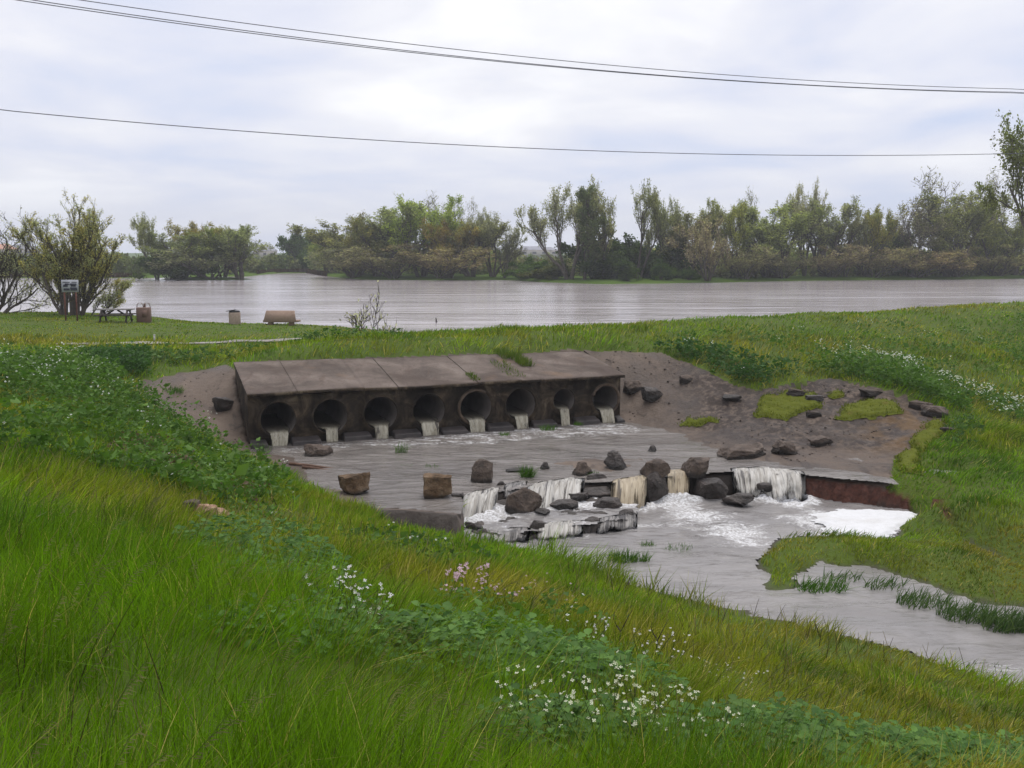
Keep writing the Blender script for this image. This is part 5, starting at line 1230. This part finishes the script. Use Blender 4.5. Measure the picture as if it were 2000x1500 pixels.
PRO['willow'] = gen_tree(11, stems=((.22, .3), (.3, 2.2), (.2, 4.2), (.42, 5.4, .8)), spread=.42, nch=(8, 6, 5), nleaf=15, lsz=.20, pal=OLV)
PRO['willow2'] = gen_tree(12, stems=((.12, .3), (.34, 3.3), (.3, 5.9)), spread=.48, nch=(9, 6, 5), nleaf=17, lsz=.20, pal=YEL)
PRO['cotton'] = gen_tree(13, stems=((.08, 1.), (.42, 3.1, .95), (.38, 0.1, .9), (.26, 2.6, .95), (.2, .3, 1.)), spread=.42, nch=(8, 6, 5), nleaf=12, lsz=.19, pal=PALE, trop=.5, rad=.26, tmin=.4)
PRO['cotton2'] = gen_tree(14, stems=((.05, 1.), (.28, 2.6, .8)), spread=.5, nch=(9, 6, 5), nleaf=13, lsz=.19, pal=OLV, trop=.5, rad=.24, tmin=.4)
PRO['bare'] = gen_tree(15, stems=((.08, 1.), (.3, 2.9, .85), (.3, .2, .85)), spread=.6, nch=(8, 7, 7), nleaf=2, lsz=.2, pal=PALE, trop=.2, twr=.026, twig=(.2, .18, .165), tmin=.3)
PRO['brown'] = gen_tree(16, H=14, stems=tuple((random.uniform(.1, .5), a, random.uniform(.7, 1)) for a in np.linspace(0, 5.6, 7)), spread=.42, nch=(6, 5, 5), nleaf=5, lsz=.26, pal=BRN, trop=.35, twr=.03, twig=(.2, .16, .135), rad=.12, tmin=.12)
PRO['ivy'] = gen_tree(17, stems=((.03, 1.), ), spread=.75, nch=(22, 7, 4), ratio=(.26, .5, .5), nleaf=18, lsz=.24, pal=DRK, trop=.1, rad=.3, tmin=.12, stemlen=1.45)
PRO['bush'] = gen_tree(18, H=10, stems=tuple((random.uniform(.2, 1.0), a, random.uniform(.7, 1)) for a in np.linspace(0, 5.6, 8)), spread=.6, nch=(6, 5, 4), nleaf=18, lsz=.36, pal=GRN, trop=.2, rad=.1, tmin=.1)
PRO['round'] = gen_tree(19, stems=((.15, .3), (.35, 2.0), (.35, 4.2), (.2, 5.4)), spread=.55, nch=(9, 6, 5), nleaf=15, lsz=.21, pal=ORG, tmin=.15)
USED = set()
def tree(proto, px, base_px, top_px, wpx, dep, label, tint=(1, 1, 1), rot=0., name='tree', Y=None, group=None, z=None, cat='tree'):
    pr, tr, cr, h0, w0 = PRO[proto]
    if Y is None: Y = shore(px) + dep
    b = at(px, base_px, Y); zb = CZ - 4.45 if z is None else CZ + z
    # base sits on the bank; crown top set by photograph's height
    top = at(px, top_px, Y)[2]; h = top - zb
    if proto in USED:
        r = pr.copy(); link(r); kids = []
        for c in (tr, cr):
            k = c.copy(); link(k); k.parent = r; kids.append(k)
    else: USED.add(proto); r = pr; kids = [tr, cr]
    r.name = name; r.location = (b[0], Y, zb); r.rotation_euler = (0, 0, rot); sw = 1.22 * (wpx / F * Y / 2) / w0; r.scale = (sw, sw, h / h0)
    for k in kids: k.color = (*[1.22 * q_ for q_ in tint], 1)
    for kk in ('label', 'category', 'group'):
        if kk in r: del r[kk]
    tag(r, label, cat, group); return r
GI = 'trees on the wooded island'; GP = 'trees on the middle peninsula'; GR = 'trees along the right far shore'
YI = ic[1] + 4
tree('cotton2', 308, 548, 424, 66, 0, 'tallest loose tree at the left end of the island', rot=.4, Y=YI - 1, group=GI, z=-4.4)
tree('willow', 352, 548, 458, 70, 0, 'low dark olive tree second from the left on the island', (.8, .85, .8), 1.5, Y=YI - 2, group=GI, z=-4.4)
tree('round', 392, 548, 438, 84, 0, 'rounded ochre topped tree in the middle of the island', (1, .95, .8), 2.2, Y=YI, group=GI, z=-4.3)
tree('willow2', 436, 548, 444, 70, 0, 'green rounded tree right of the island middle', (.75, .75, .85), .6, Y=YI + 1, group=GI, z=-4.4)
tree('willow', 470, 548, 450, 62, 0, 'feathery tree at the right end of the island', (.9, .95, 1), 3.6, Y=YI - 1, group=GI, z=-4.4)
tree('brown', 415, 549, 480, 150, 0, 'dark brown twiggy thicket along the island waterline', (.8, .9, .8), .6, 'shrub', Y=YI - 3, group=GI, z=-4.5, cat='shrub')
tree('bush', 330, 550, 500, 90, 0, 'dark green shrub at the left waterline of the island', (.6, .55, .7), .6, 'shrub', Y=YI - 3, group=GI, z=-4.6, cat='shrub')
for a in [('bush', 592, 540, 458, 66, 18, 'pale green tree at the left tip of the peninsula', (.85, .8, 1.3), .2), ('willow2', 640, 541, 455, 74, 14, 'second green tree from the left tip of the peninsula', (.75, .75, .9), 1.1), ('willow', 690, 546, 440, 84, 9, 'grey olive tree left of the peninsula canopy', (.9, .85, .9), 2.0),
          ('round', 735, 546, 425, 86, 8, 'dense olive tree left of the brightest peninsula tree', (.75, .8, .8), 2.9), ('willow', 775, 547, 408, 84, 11, 'tall olive tree touching the brightest peninsula tree on its left', (.9, .95, .9), 3.9), ('willow2', 822, 547, 390, 104, 9, 'tallest and brightest yellow green tree on the peninsula', (1.0, 1.05, 1.0), .5),
          ('bare', 862, 547, 392, 84, 22, 'leafless grey tree right behind the brightest peninsula tree', (1, 1, 1), 1.2), ('round', 878, 547, 434, 76, 5, 'ochre rounded tree in front right of the peninsula canopy', (1.05, .9, .8), 1.9), ('bare', 905, 547, 402, 70, 20, 'second leafless grey tree above the peninsula canopy', (1, 1, 1), 3.1),
          ('willow', 922, 547, 436, 66, 8, 'dull olive tree on the right part of the peninsula', (.95, .9, .9), 4.4), ('cotton', 962, 547, 418, 84, 7, 'pale grey green tree near the right end of the peninsula', (.95, .95, .95), 2.6), ('bare', 985, 547, 455, 56, 4, 'small bare leaning tree at the right end of the peninsula', (.6, .6, .6), 5.1),
          ('brown', 770, 547, 478, 150, 3, 'left brown thicket along the peninsula waterline', (.9, .9, .85), .3), ('brown', 860, 548, 480, 150, 3, 'right brown thicket along the peninsula waterline', (.95, .85, .8), 2.4), ('brown', 690, 546, 488, 120, 3, 'far left brown thicket along the peninsula waterline', (.8, .85, .85), 3.3)]:
    th = a[0] == 'brown'
    tree(*a[:7], a[7], a[8], name='shrub' if th else 'tree', group=GP, cat='shrub' if th else 'tree')
for a in [('cotton', 1112, 552, 366, 124, 6, 'large leaning cottonwood at the left end of the right shore', (.9, .9, .85), .1), ('ivy', 1142, 552, 372, 62, 7, 'dark narrow ivy clad tree in front of the large cottonwood', (1, 1, 1), .7), ('cotton2', 1178, 550, 384, 70, 12, 'tall pale tree right of the dark narrow tree', (1.05, 1.0, .95), 1.4),
          ('cotton2', 1248, 549, 368, 78, 12, 'tall lone tree with open crown right of the cottonwoods', (.85, .85, .85), 2.6), ('cotton', 1302, 549, 392, 62, 14, 'slim olive tree right of the tall lone tree', (.85, .9, .75), 3.3), ('willow', 1345, 550, 415, 56, 12, 'grey tree behind the big brown shrub', (.85, .8, .85), 4.3),
          ('brown', 1382, 551, 430, 96, 2, 'big brown twiggy shrub standing at the right shore waterline', (1, .92, .95), .9), ('cotton2', 1385, 550, 404, 52, 10, 'slim tree directly above the big brown shrub', (.9, .95, .8), 5.0), ('willow2', 1428, 550, 396, 64, 10, 'yellow olive tree right of the big brown shrub', (.85, .78, .9), 3.7),
          ('bare', 1452, 550, 382, 56, 18, 'pale leafless tree behind the yellow olive tree', (1.1, 1.1, 1.05), 4.4), ('willow', 1505, 549, 404, 76, 8, 'broad olive tree standing alone in the middle of the right shore', (1.0, 1.05, .9), 5.2), ('cotton', 1570, 548, 366, 70, 10, 'tall pale airy tree in the middle of the right shore', (1.1, 1.05, 1.1), .9),
          ('willow', 1612, 548, 398, 66, 9, 'grey green tree just right of the tall airy tree', (.95, .95, 1.1), 1.9), ('cotton2', 1650, 548, 424, 54, 8, 'short tree right of the grey green one', (.9, .85, .9), 2.9), ('round', 1690, 547, 408, 64, 8, 'rounded yellowish tree with a flat top on the right shore', (.95, 1.0, .8), .3),
          ('bush', 1735, 547, 450, 90, 14, 'low dark green tree between rounded and bare trees', (.85, .7, 1.1), 1.3), ('bare', 1775, 547, 398, 80, 7, 'arching dark bare tree leaning left on the right shore', (.7, .65, .65), 2.0), ('bare', 1842, 547, 350, 140, 9, 'largest leafless tree of the right shore', (.85, .8, .75), .4),
          ('willow', 1858, 547, 380, 70, 6, 'olive tree in front of the largest leafless tree', (.85, .85, .7), 4.7), ('bare', 1905, 546, 352, 90, 14, 'second large leafless tree next to the right edge', (1.0, .95, .9), 3.6), ('willow2', 1945, 546, 430, 76, 6, 'low yellow olive tree beneath the right edge tree', (.7, .65, .8), 2.2), ('willow', 1985, 546, 420, 70, 9, 'olive tree cut by the right edge of the view', (.8, .8, .8), 1.2), ('willow', 2060, 546, 400, 90, 9, 'olive tree just beyond the right edge', (.8, .8, .8), 2.2)]:
    if a[1] > 2010: continue
    th = a[0] == 'brown'
    tree(*a[:7], a[7], a[8], name='shrub' if th else 'tree', group=GR, cat='shrub' if th else 'tree')
GB = 'brown thickets along the right far shore'
for px, top, w, lb, ti in [(1455, 484, 110, 'brown thicket right of the big brown shrub', (.9, .9, .85)), (1530, 490, 120, 'brown thicket below the broad olive tree', (.85, .85, .8)), (1625, 482, 130, 'brown thicket below the grey green tree', (.95, .85, .9)), (1705, 480, 120, 'brown thicket below the rounded yellowish tree', (.9, .85, .8)), (1790, 488, 130, 'brown thicket below the arching bare tree', (.95, .8, .75)), (1870, 484, 130, 'brown thicket below the largest leafless tree', (.9, .85, .75)), (1950, 480, 130, 'brown thicket beside the right edge', (.9, .9, .75))]:
    tree('brown', px, 548, top, w, 5, lb, ti, px * .37, 'shrub', group=GB, cat='shrub')
for px, base, top, w, d, lb, ti in [(1040, 549, 510, 70, 8, 'green round bush in the gap left of the large cottonwood', (.8, .8, .8)), (1082, 550, 518, 70, 6, 'brownish round bush at the foot of the large cottonwood', (1.1, .75, 1.2)), (1226, 548, 522, 30, 5, 'small round green bush below the tall lone tree', (.9, .85, .9)), (1292, 547, 514, 42, 6, 'rounded green bush right of the small round one', (.8, .8, .9)), (1345, 548, 526, 30, 6, 'low green bush touching the big brown shrub', (.9, .9, .9)), (1170, 546, 470, 110, 14, 'dark green bush mass behind the dark narrow tree', (.55, .5, .7)), (1240, 546, 475, 90, 16, 'dark green bush mass under the tall lone tree', (.6, .55, .75)), (1310, 546, 480, 90, 16, 'dark green bush mass under the slim olive tree', (.6, .55, .75))]:
    tree('bush', px, base, top, w, d, lb, ti, px * .73, 'bush', group='bushes along the right far shore', cat='bush')
# near trees
PRO['shore'] = gen_tree(31, H=9, stems=((.50, 3.0, 1.05), (.30, 3.3, 1.0), (.15, 3.3, 1.05), (.05, 1.4, 1.0), (.12, 5., .95), (.3, .2, .9), (.48, .1, 1.0), (.62, .2, .95), (.85, .2, .6), (.8, 2.9, .6), (.2, 4.6, 1.), (.22, 1.6, .95)), spread=.3, nch=(10, 7, 6), ratio=(.38, .55, .55), nleaf=7, lsz=.075, pal=((.31, .32, .18), (.35, .31, .13), (.27, .27, .18), (.37, .32, .13)), trop=.35, rad=.10, twr=.010, twig=(.07, .055, .045), tmin=.12)
tree('shore', 142, 617, 414, 165, 0, 'large multi stemmed willow on the near shore behind the sign', rot=0., Y=66, z=-4.45)
PRO['edge'] = gen_tree(33, H=9, stems=((.3, 1.0), (.5, .2, .9), (.5, 2.9, .9), (.8, .1, .6)), spread=.5, nch=(8, 7, 6), nleaf=2, lsz=.1, pal=PALE, trop=.15, rad=.12, twr=.012, twig=(.07, .055, .055), tmin=.15)
tree('edge', -30, 612, 432, 190, 0, 'leafless grey tree half cut by the left edge', rot=.3, Y=68, z=-4.45)
PRO['rightnear'] = gen_tree(35, H=12, stems=((.1, 1.), (.3, 3.1), (.25, 0.)), spread=.6, nch=(9, 7, 6), nleaf=16, lsz=.16, pal=((.14, .16, .06), (.165, .18, .07), (.11, .12, .055)), trop=.2, rad=.2, twr=.012, tmin=.2)
tree('rightnear', 2068, 580, 252, 165, 0, 'tall leafy tree reaching in at the right edge above the crest', (.95, .95, .95), .5, Y=92, z=-4.0)
PRO['sap'] = gen_tree(37, H=2.2, stems=((.03, 1., .5, .0),), spread=.6, nch=(8, 7, 4), ratio=(.85, .55, .5), nleaf=1, lsz=.045, pal=((.42, .40, .34), (.30, .27, .22), (.5, .47, .43)), trop=.25, rad=.022, twr=.006, twig=(.07, .055, .05), tmin=.45, stemlen=1.25)
p = hit(714, 642); tree('sap', 712, 642, 574, 84, 0, 'small blossoming sapling at the tip of the grassy point', rot=0., Y=57.3, z=p[2] - CZ, name='sapling')
PRO['crestbush'] = gen_tree(38, H=.7, stems=tuple((random.uniform(.2, 1.0), a, random.uniform(.7, 1), .05) for a in np.linspace(0, 5.6, 6)), spread=.6, nch=(5, 4, 3), nleaf=10, lsz=.07, pal=GRN, trop=.2, rad=.012, twr=.005, tmin=.1)
p = hit(1186, 633); tree('crestbush', 1186, 634, 620, 26, 0, 'small dark weed clump standing alone on the dam crest', (.8, .8, .8), Y=p[1], z=p[2] - CZ, name='weed_clump', cat='weed')

# far woodland, understory (one mass)
fw = MB()
def clump_band(px0, px1, dep0, dep1, top_fn, n, lsz, pal, base=-4.4, rows=1):
    for q in range(n):
        px = random.uniform(px0, px1); Y = shore(px) + random.uniform(dep0, dep1); top = at(px, top_fn(px) + random.uniform(-2, 9), Y)[2]; zb = CZ + base
        h = max(1.0, top - zb); X = (px - 1000) / F * Y; r = random.uniform(.3, .55) * h * .8
        k = int(130 * min(3, max(.6, h / 6))); P = rng.normal(0, 1, (k, 3)); P /= np.linalg.norm(P, axis=1)[:, None]; P *= (rng.random(k) ** .4)[:, None]
        P = P * np.array([r, r, h * .52]) + np.array([X, Y, zb + h * .48]); P[:, 2] = np.maximum(P[:, 2], zb)
        D = rng.normal(0, 1, (k, 3)); D /= np.linalg.norm(D, axis=1)[:, None]; c = np.array(pal[random.randrange(len(pal))]) * random.uniform(.75, 1.2)
        V, T, C = leaves(P, D, lsz * rng.uniform(.7, 1.5, k), lsz * .7 * rng.uniform(.7, 1.3, k), c[None] * rng.uniform(.7, 1.3, (k, 1)), .1); fw.add(V, None, T, C)
FP = ((.14, .155, .08), (.15, .155, .095), (.12, .145, .07), (.16, .175, .08))
FB = ((.25, .24, .155), (.24, .25, .14), (.21, .235, .12), (.26, .24, .175))
clump_band(-500, 300, 6, 40, lambda p: 497 + 5 * math.sin(p / 23), 210, .75, FP)
clump_band(450, 620, 4, 60, lambda p: 499 + 4 * math.sin(p / 13), 60, .8, FP)
clump_band(600, 1010, 16, 40, lambda p: 478, 110, .7, FB)
clump_band(1000, 1120, 22, 60, lambda p: 504, 50, .7, ((.16, .155, .10), (.17, .16, .115)))
clump_band(1120, 1340, 22, 50, lambda p: 478, 80, .7, FB)
clump_band(1330, 2050, 16, 34, lambda p: 474 + 12 * math.sin(p / 31), 190, .7, FB)
clump_band(1330, 2050, 8, 15, lambda p: 517, 100, .6, FB)
clump_band(2040, 2500, 10, 40, lambda p: 440, 80, .8, FB)
clump_band(-400, 3000, 160, 260, lambda p: 497, 150, 1.6, FP, -3.5)
tag(fw.build('far_woodland', M['crown']), kind='stuff')
# dark reeds at channel shore
rm = MB()
for q in range(2600):
    px = random.choice([random.uniform(505, 640), random.uniform(-100, 280)]); Y = shore(px) + random.uniform(0, 2.5); X = (px - 1000) / F * Y
    h = random.uniform(.5, 1.1); w = .14; c = np.array((.06, .038, .03)) * random.uniform(.6, 1.3); e = random.uniform(-.2, .2)
    rm.add([(X - w, Y, CZ - 4.75), (X + w, Y, CZ - 4.75), (X + e + w * .3, Y + e, CZ - 4.7 + h), (X + e - w * .3, Y, CZ - 4.7 + h)], [[0, 1, 2, 3]], None, c)
tag(rm.build('shore_reeds', M['crown']), kind='stuff')

# ------------------------------------------------------------------ far houses
def house(px, Y, w, h, d, rh, roof, label, zb=-3.5, rot=.2):
    X = (px - 1000) / F * Y; r = empty('house', (X, Y, CZ + zb), rot); tag(r, label, 'house', 'houses beyond the far shore')
    m = MB(); m.box((0, 0, h / 2), (w, d, h)); m.build('wall', M['house_wall'], r)
    m = MB(); e = .5; V = [(-w / 2 - e, -d / 2 - e, h), (w / 2 + e, -d / 2 - e, h), (w / 2 + e, d / 2 + e, h), (-w / 2 - e, d / 2 + e, h), (-w / 4, 0, h + rh), (w / 4, 0, h + rh), ]
    m.add(V, [(0, 1, 5, 4), (2, 3, 4, 5)], [(1, 2, 5), (3, 0, 4)]); m.add(V[:4], [(3, 2, 1, 0)]); m.build('roof', roof, r)
    for k in range(3):
        m = MB(); m.box((-w / 2 + w * (k + .7) / 3.4 , -d / 2 - .03, h * .6), (w * .12, .1, h * .3)); m.build('window', M['sign_dark'], r)
ro, rg = M['roof_orange'], M['roof_grey']
house(8, 560, 16, 4.5, 11, 3, ro, 'orange roofed house at the far left horizon', -2.2)
house(-60, 570, 18, 4.5, 11, 3, ro, 'orange roofed house beyond the left edge', -2.2) if False else None
house(52, 600, 18, 4, 11, 2.6, rg, 'grey roofed house right of the orange roofed one', -1.5)
house(522, 520, 12, 4.6, 10, 2.6, rg, 'pale house with grey roof beyond the open channel', -3.2)
house(1040, 640, 22, 4.4, 10, 2.4, rg, 'long grey roofed house in the gap beyond the far shore', -2.2)
house(1062, 700, 20, 4.4, 10, 2.2, rg, 'second grey roofed house right in the gap beyond the shore', -2.2)

# ------------------------------------------------------------------ picnic furniture
# sign
p0 = hit(130, 627); Ysg = p0[1]
sg = empty('notice_sign', p0); tag(sg, 'white notice board with dark text on two rusty posts', 'sign')
k_ = Ysg / F; bw = 33 * k_; bh = 24 * k_; zc = (627 - 559) * k_
for sx_ in (-1, 1):
    m = MB(); m.box((sx_ * bw * .34 + .3, .03, zc / 2 - .1), (.07, .07, zc + .3)); m.build('post', M['rust_post'], sg)
m = MB(); m.box((.33, 0, zc), (bw, .03, bh)); bd = m.build('board', M['sign_white'], sg)
m = MB()   # illegible rows of dark text
for zz, segs in [(.30, [(-.42, .42, .022)]), (.13, [(-.30, -.05, .05), (-.02, .40, .05)]), (.02, [(-.40, -.12, .06), (.05, .40, .05)]), (-.16, [(0.0, .40, .03)]), (-.28, [(-.38, -.02, .055), (.02, .42, .06)])]:
    for a, b, th in segs:
        n = max(3, int((b - a) / .05))
        for q in range(n):
            if random.random() < .04: continue
            m.box((.33 + bw * (a + (b - a) * (q + .5) / n), -.019, zc + bh * zz), (bw * (b - a) / n * .8, .006, bh * th * 3.2))
m.build('text', M['sign_dark'], bd)
# picnic table
p = hit(227, 629); pt = empty('picnic_table', p, .12); tag(pt, 'dark wooden picnic table with attached benches on the lakeside grass', 'picnic table')
Wt = 2.05
m = MB()
for j in range(5): m.box((0, (j - 2) * .15, .76), (Wt, .145, .06))
m.build('tabletop', M['grey_wood'], pt)
for sy_ in (-1, 1):
    m = MB()
    for j in range(2): m.box((0, sy_ * (.66 + j * .15), .45), (Wt, .145, .06))
    m.build('bench', M['old_wood'], pt)
for sx_ in (-.74, .74):
    for sy_ in (-1, 1):
        m = MB(); m.bar((sx_, sy_ * .72, 0), (sx_, sy_ * .28, .735), .07, .15); m.build('leg', M['old_wood'], pt)
    m = MB(); m.box((sx_ + .05, 0, .40), (.045, 1.55, .1)); m.box((sx_ + .05, 0, .70), (.045, .72, .08)); m.build('crossbeam', M['old_wood'], pt)
m = MB(); m.bar((-.6, 0, .40), (-.1, 0, .72), .05, .09); m.bar((.6, 0, .40), (.1, 0, .72), .05, .09); m.build('brace', M['old_wood'], pt)
# square bin with metal hoop top
p = hit(282, 630); b1 = empty('litter_bin', p, .15); tag(b1, 'tall square brown litter bin with metal hoop top', 'litter bin')
m = MB(); m.box((0, 0, .46), (.78, .6, .92)); ob = m.build('body', M['brown_metal'], b1)
ob.modifiers.new('bevel', 'BEVEL').width = .03
for sx_ in (-.2, .2):
    m = MB(); P = [(sx_ - .19, 0, .9), (sx_ - .16, 0, 1.12), (sx_ - .07, 0, 1.19), (sx_ + .07, 0, 1.19), (sx_ + .16, 0, 1.12), (sx_ + .19, 0, .9)]; m.tube(P, .022, 6); m.build('hoop', M['brown_metal'], b1, True)
m = MB(); m.box((.06, .05, 1.04), (.1, .1, .22)); m.build('post', M['brown_metal'], b1)
m = MB(); m.box((.1, -.32, .55), (.3, .02, .42)); m.build('panel', M['brown_metal'], b1)
# round bin with black lid
p = hit(459, 634); b2 = empty('litter_bin', p); tag(b2, 'pale round concrete litter bin with black tilted lid', 'litter bin')
def lathe(prof, n=24):
    V = []; Q = []
    for r, z in prof:
        for k in range(n): V.append((r * math.cos(k / n * 2 * PI), r * math.sin(k / n * 2 * PI), z))
    for j in range(len(prof) - 1):
        for k in range(n): Q.append((j * n + k, j * n + (k + 1) % n, (j + 1) * n + (k + 1) % n, (j + 1) * n + k))
    return V, Q
V, Q = lathe([(0, 0), (.33, 0), (.345, .03), (.345, .70), (.33, .74), (0.0, .74)]); mesh_np('body', V, Q, None, M['tan_concrete'], b2, None, None, False)
V, Q = lathe([(0.0, .72), (.31, .72), (.32, .80), (.3, .84), (0, .87)]); mesh_np('lid', V, Q, None, M['black_plastic'], b2)
m = MB(); m.box((-.18, -.05, .86), (.5, .5, .035), np.array([[.98, 0, .16], [0, 1, 0], [-.16, 0, .98]])); m.build('flap', M['black_plastic'], b2)
# concrete bench, seen from the back
p = hit(549, 635); bn = empty('concrete_bench', p, -.06); tag(bn, 'brown concrete bench with tapered backrest facing the lake', 'bench')
m = MB(); V = []
for y0, y1, in ((-.33, -.12),):
    V = [(-.98, -.32, .18), (.98, -.32, .18), (.84, -.10, .86), (-.84, -.10, .86), (-.98, -.20, .18), (.98, -.20, .18), (.84, .0, .86), (-.84, .0, .86)]
m.add(V, [(0, 1, 2, 3), (5, 4, 7, 6), (3, 2, 6, 7), (0, 4, 5, 1), (1, 5, 6, 2), (4, 0, 3, 7)]); m.build('backrest', M['bench_concrete'], bn)
m = MB(); m.box((.03, .1, .245), (2.1, .6, .11)); m.build('seat', M['bench_concrete'], bn)
for sx_ in (-.62, .62):
    m = MB(); m.box((sx_, .05, .08), (.24, .4, .24)); m.build('leg', M['bench_concrete'], bn)
# marker post and post in the water
p = hit(302, 668); m = MB(); m.box((0, 0, .14), (.07, .07, .34)); m.box((0, 0, .325), (.09, .09, .03)); o = m.build('marker_post', M['post_white'], None); o.location = p; tag(o, 'short pale marker post in the grass beside the path', 'post')
p = onz(852, 630, -4.7); m = MB(); m.tube([(0, 0, -.3), (0, 0, .2), (-.02, 0, .34)], [.05, .05, .03], 6); m.tube([(0, 0, .02), (.1, 0, .07)], [.03, .02], 5); o = m.build('stake', M['dead_stem'], None); o.location = p; tag(o, 'short dark stake sticking out of the lake', 'stake')

# ------------------------------------------------------------------ overhead cables
def cable(pts, r, label, y0, y1):
    A = np.array(pts, float); px = np.linspace(-700, 2700, 90)
    c = np.polyfit(A[:, 0], A[:, 1], 3 if len(A) > 4 else 2); py = np.polyval(c, px)
    c2 = np.polyfit(A[:, 0], A[:, 1], 2); py = np.where((px < 0) | (px > 2000), np.polyval(c2, px), py)
    t = px / 2000.0; P = np.array([at(a, b, 1.0 / ((1 - tt) / y0 + tt / y1)) for a, b, tt in zip(px, py, t)])
    m = MB(); m.tube(P, r, 6); tag(m.build('overhead_cable', M['wire'], None, True), label, 'cable', 'overhead cables crossing the sky')
cable([(158, 0), (500, 49), (750, 80), (1000, 108), (1250, 132), (1500, 153), (1750, 166), (2000, 174)], .013, 'topmost of the three upper overhead cables', 30, 46)
cable([(65, 0), (500, 63.5), (750, 94), (1000, 120), (1250, 143), (1500, 162), (1750, 175), (2000, 179.5)], .013, 'middle of the three upper overhead cables', 28, 44)
cable([(35, 0), (500, 67.5), (750, 97), (1000, 121.5), (1250, 144), (1500, 163), (1750, 176.5), (2000, 181)], .013, 'lowest of the three upper overhead cables', 28.5, 44.5)
cable([(0, 214), (250, 239), (500, 258), (750, 275), (1000, 287), (1250, 297), (1500, 303), (1640, 305), (1950, 300)], .015, 'single overhead cable hanging below the other three', 32, 50)

# ------------------------------------------------------------------ air
hm, hnt = newmat('thin_haze'); hk = NT(hnt)
pv = hk.n('ShaderNodeVolumePrincipled'); pv.inputs['Color'].default_value = (.9, .92, .97, 1); pv.inputs['Density'].default_value = .0005; pv.inputs['Anisotropy'].default_value = .1
ho = hk.n('ShaderNodeOutputMaterial'); hk.lk(pv.outputs[0], ho.inputs['Volume'])
mb = MB(); mb.box((0, 440, 20), (1500, 1000, 46)); hz_ = mb.build('haze', hm); tag(hz_, kind='stuff')
# ------------------------------------------------------------------ light and sky
w = bpy.data.worlds.new('World'); S.world = w; w.use_nodes = True
nt = w.node_tree; nt.nodes.clear(); k = NT(nt)
EL, AZ = math.radians(72), math.radians(20)
sky = k.n('ShaderNodeTexSky', sky_type='NISHITA'); sky.sun_disc = False; sky.sun_elevation = EL; sky.sun_rotation = AZ
tc = k.n('ShaderNodeTexCoord').outputs['Generated']
sp = k.n('ShaderNodeSeparateXYZ'); k.lk(tc, sp.inputs[0])
zz = k.math('ADD', k.math('MAXIMUM', sp.outputs[2], 0.0), .16)
cb = k.n('ShaderNodeCombineXYZ'); k.lk(k.math('DIVIDE', sp.outputs[0], zz), cb.inputs[0]); k.lk(k.math('DIVIDE', sp.outputs[1], zz), cb.inputs[1])
n1 = k.noise(k.mapping(cb.outputs[0], (1, 1, 1), (0, 0, .4)), 1.15, 5, .52, .3)
n2 = k.noise(cb.outputs[0], .55, 3, .5, .2)
tot = k.math('ADD', k.math('MULTIPLY', n1, .55), k.math('MULTIPLY', n2, .45))
cloud = k.ramp(tot, [(.38, (4.5, 5.0, 6.4)), (.46, (5.6, 5.75, 6.6)), (.53, (6.5, 6.5, 6.9)), (.62, (7.9, 7.85, 7.9))])
# low band of blue grey towards the horizon
hz = k.rng(sp.outputs[2], -.02, .13, .75, 0.0)
cloud = k.mix(hz, cloud, (4.9, 5.25, 6.4))
mixc = k.mix(.94, sky.outputs[0], cloud)
bg = k.n('ShaderNodeBackground'); k.lk(mixc, bg.inputs[0]); bg.inputs[1].default_value = .1
ow = k.n('ShaderNodeOutputWorld'); k.lk(bg.outputs[0], ow.inputs[0])
sl = bpy.data.lights.new('sun', 'SUN'); sl.energy = 1.5; sl.angle = math.radians(35); sl.color = (1, .96, .9)
so = bpy.data.objects.new('sun', sl); link(so)
d = Vector((math.sin(AZ) * math.cos(EL), math.cos(AZ) * math.cos(EL), math.sin(EL)))
so.rotation_euler = d.to_track_quat('Z', 'Y').to_euler(); so.location = (0, 0, 60)
S.view_settings.view_transform = 'Standard'; S.view_settings.look = 'None'; S.view_settings.exposure = .55; S.view_settings.gamma = 1
S.cycles.max_bounces = 5; S.cycles.diffuse_bounces = 3; S.cycles.glossy_bounces = 2; S.cycles.transmission_bounces = 2; S.cycles.transparent_max_bounces = 4
S.cycles.use_denoising = True
for pr in PRO:
    if pr not in USED: raise RuntimeError('unused proto ' + pr)
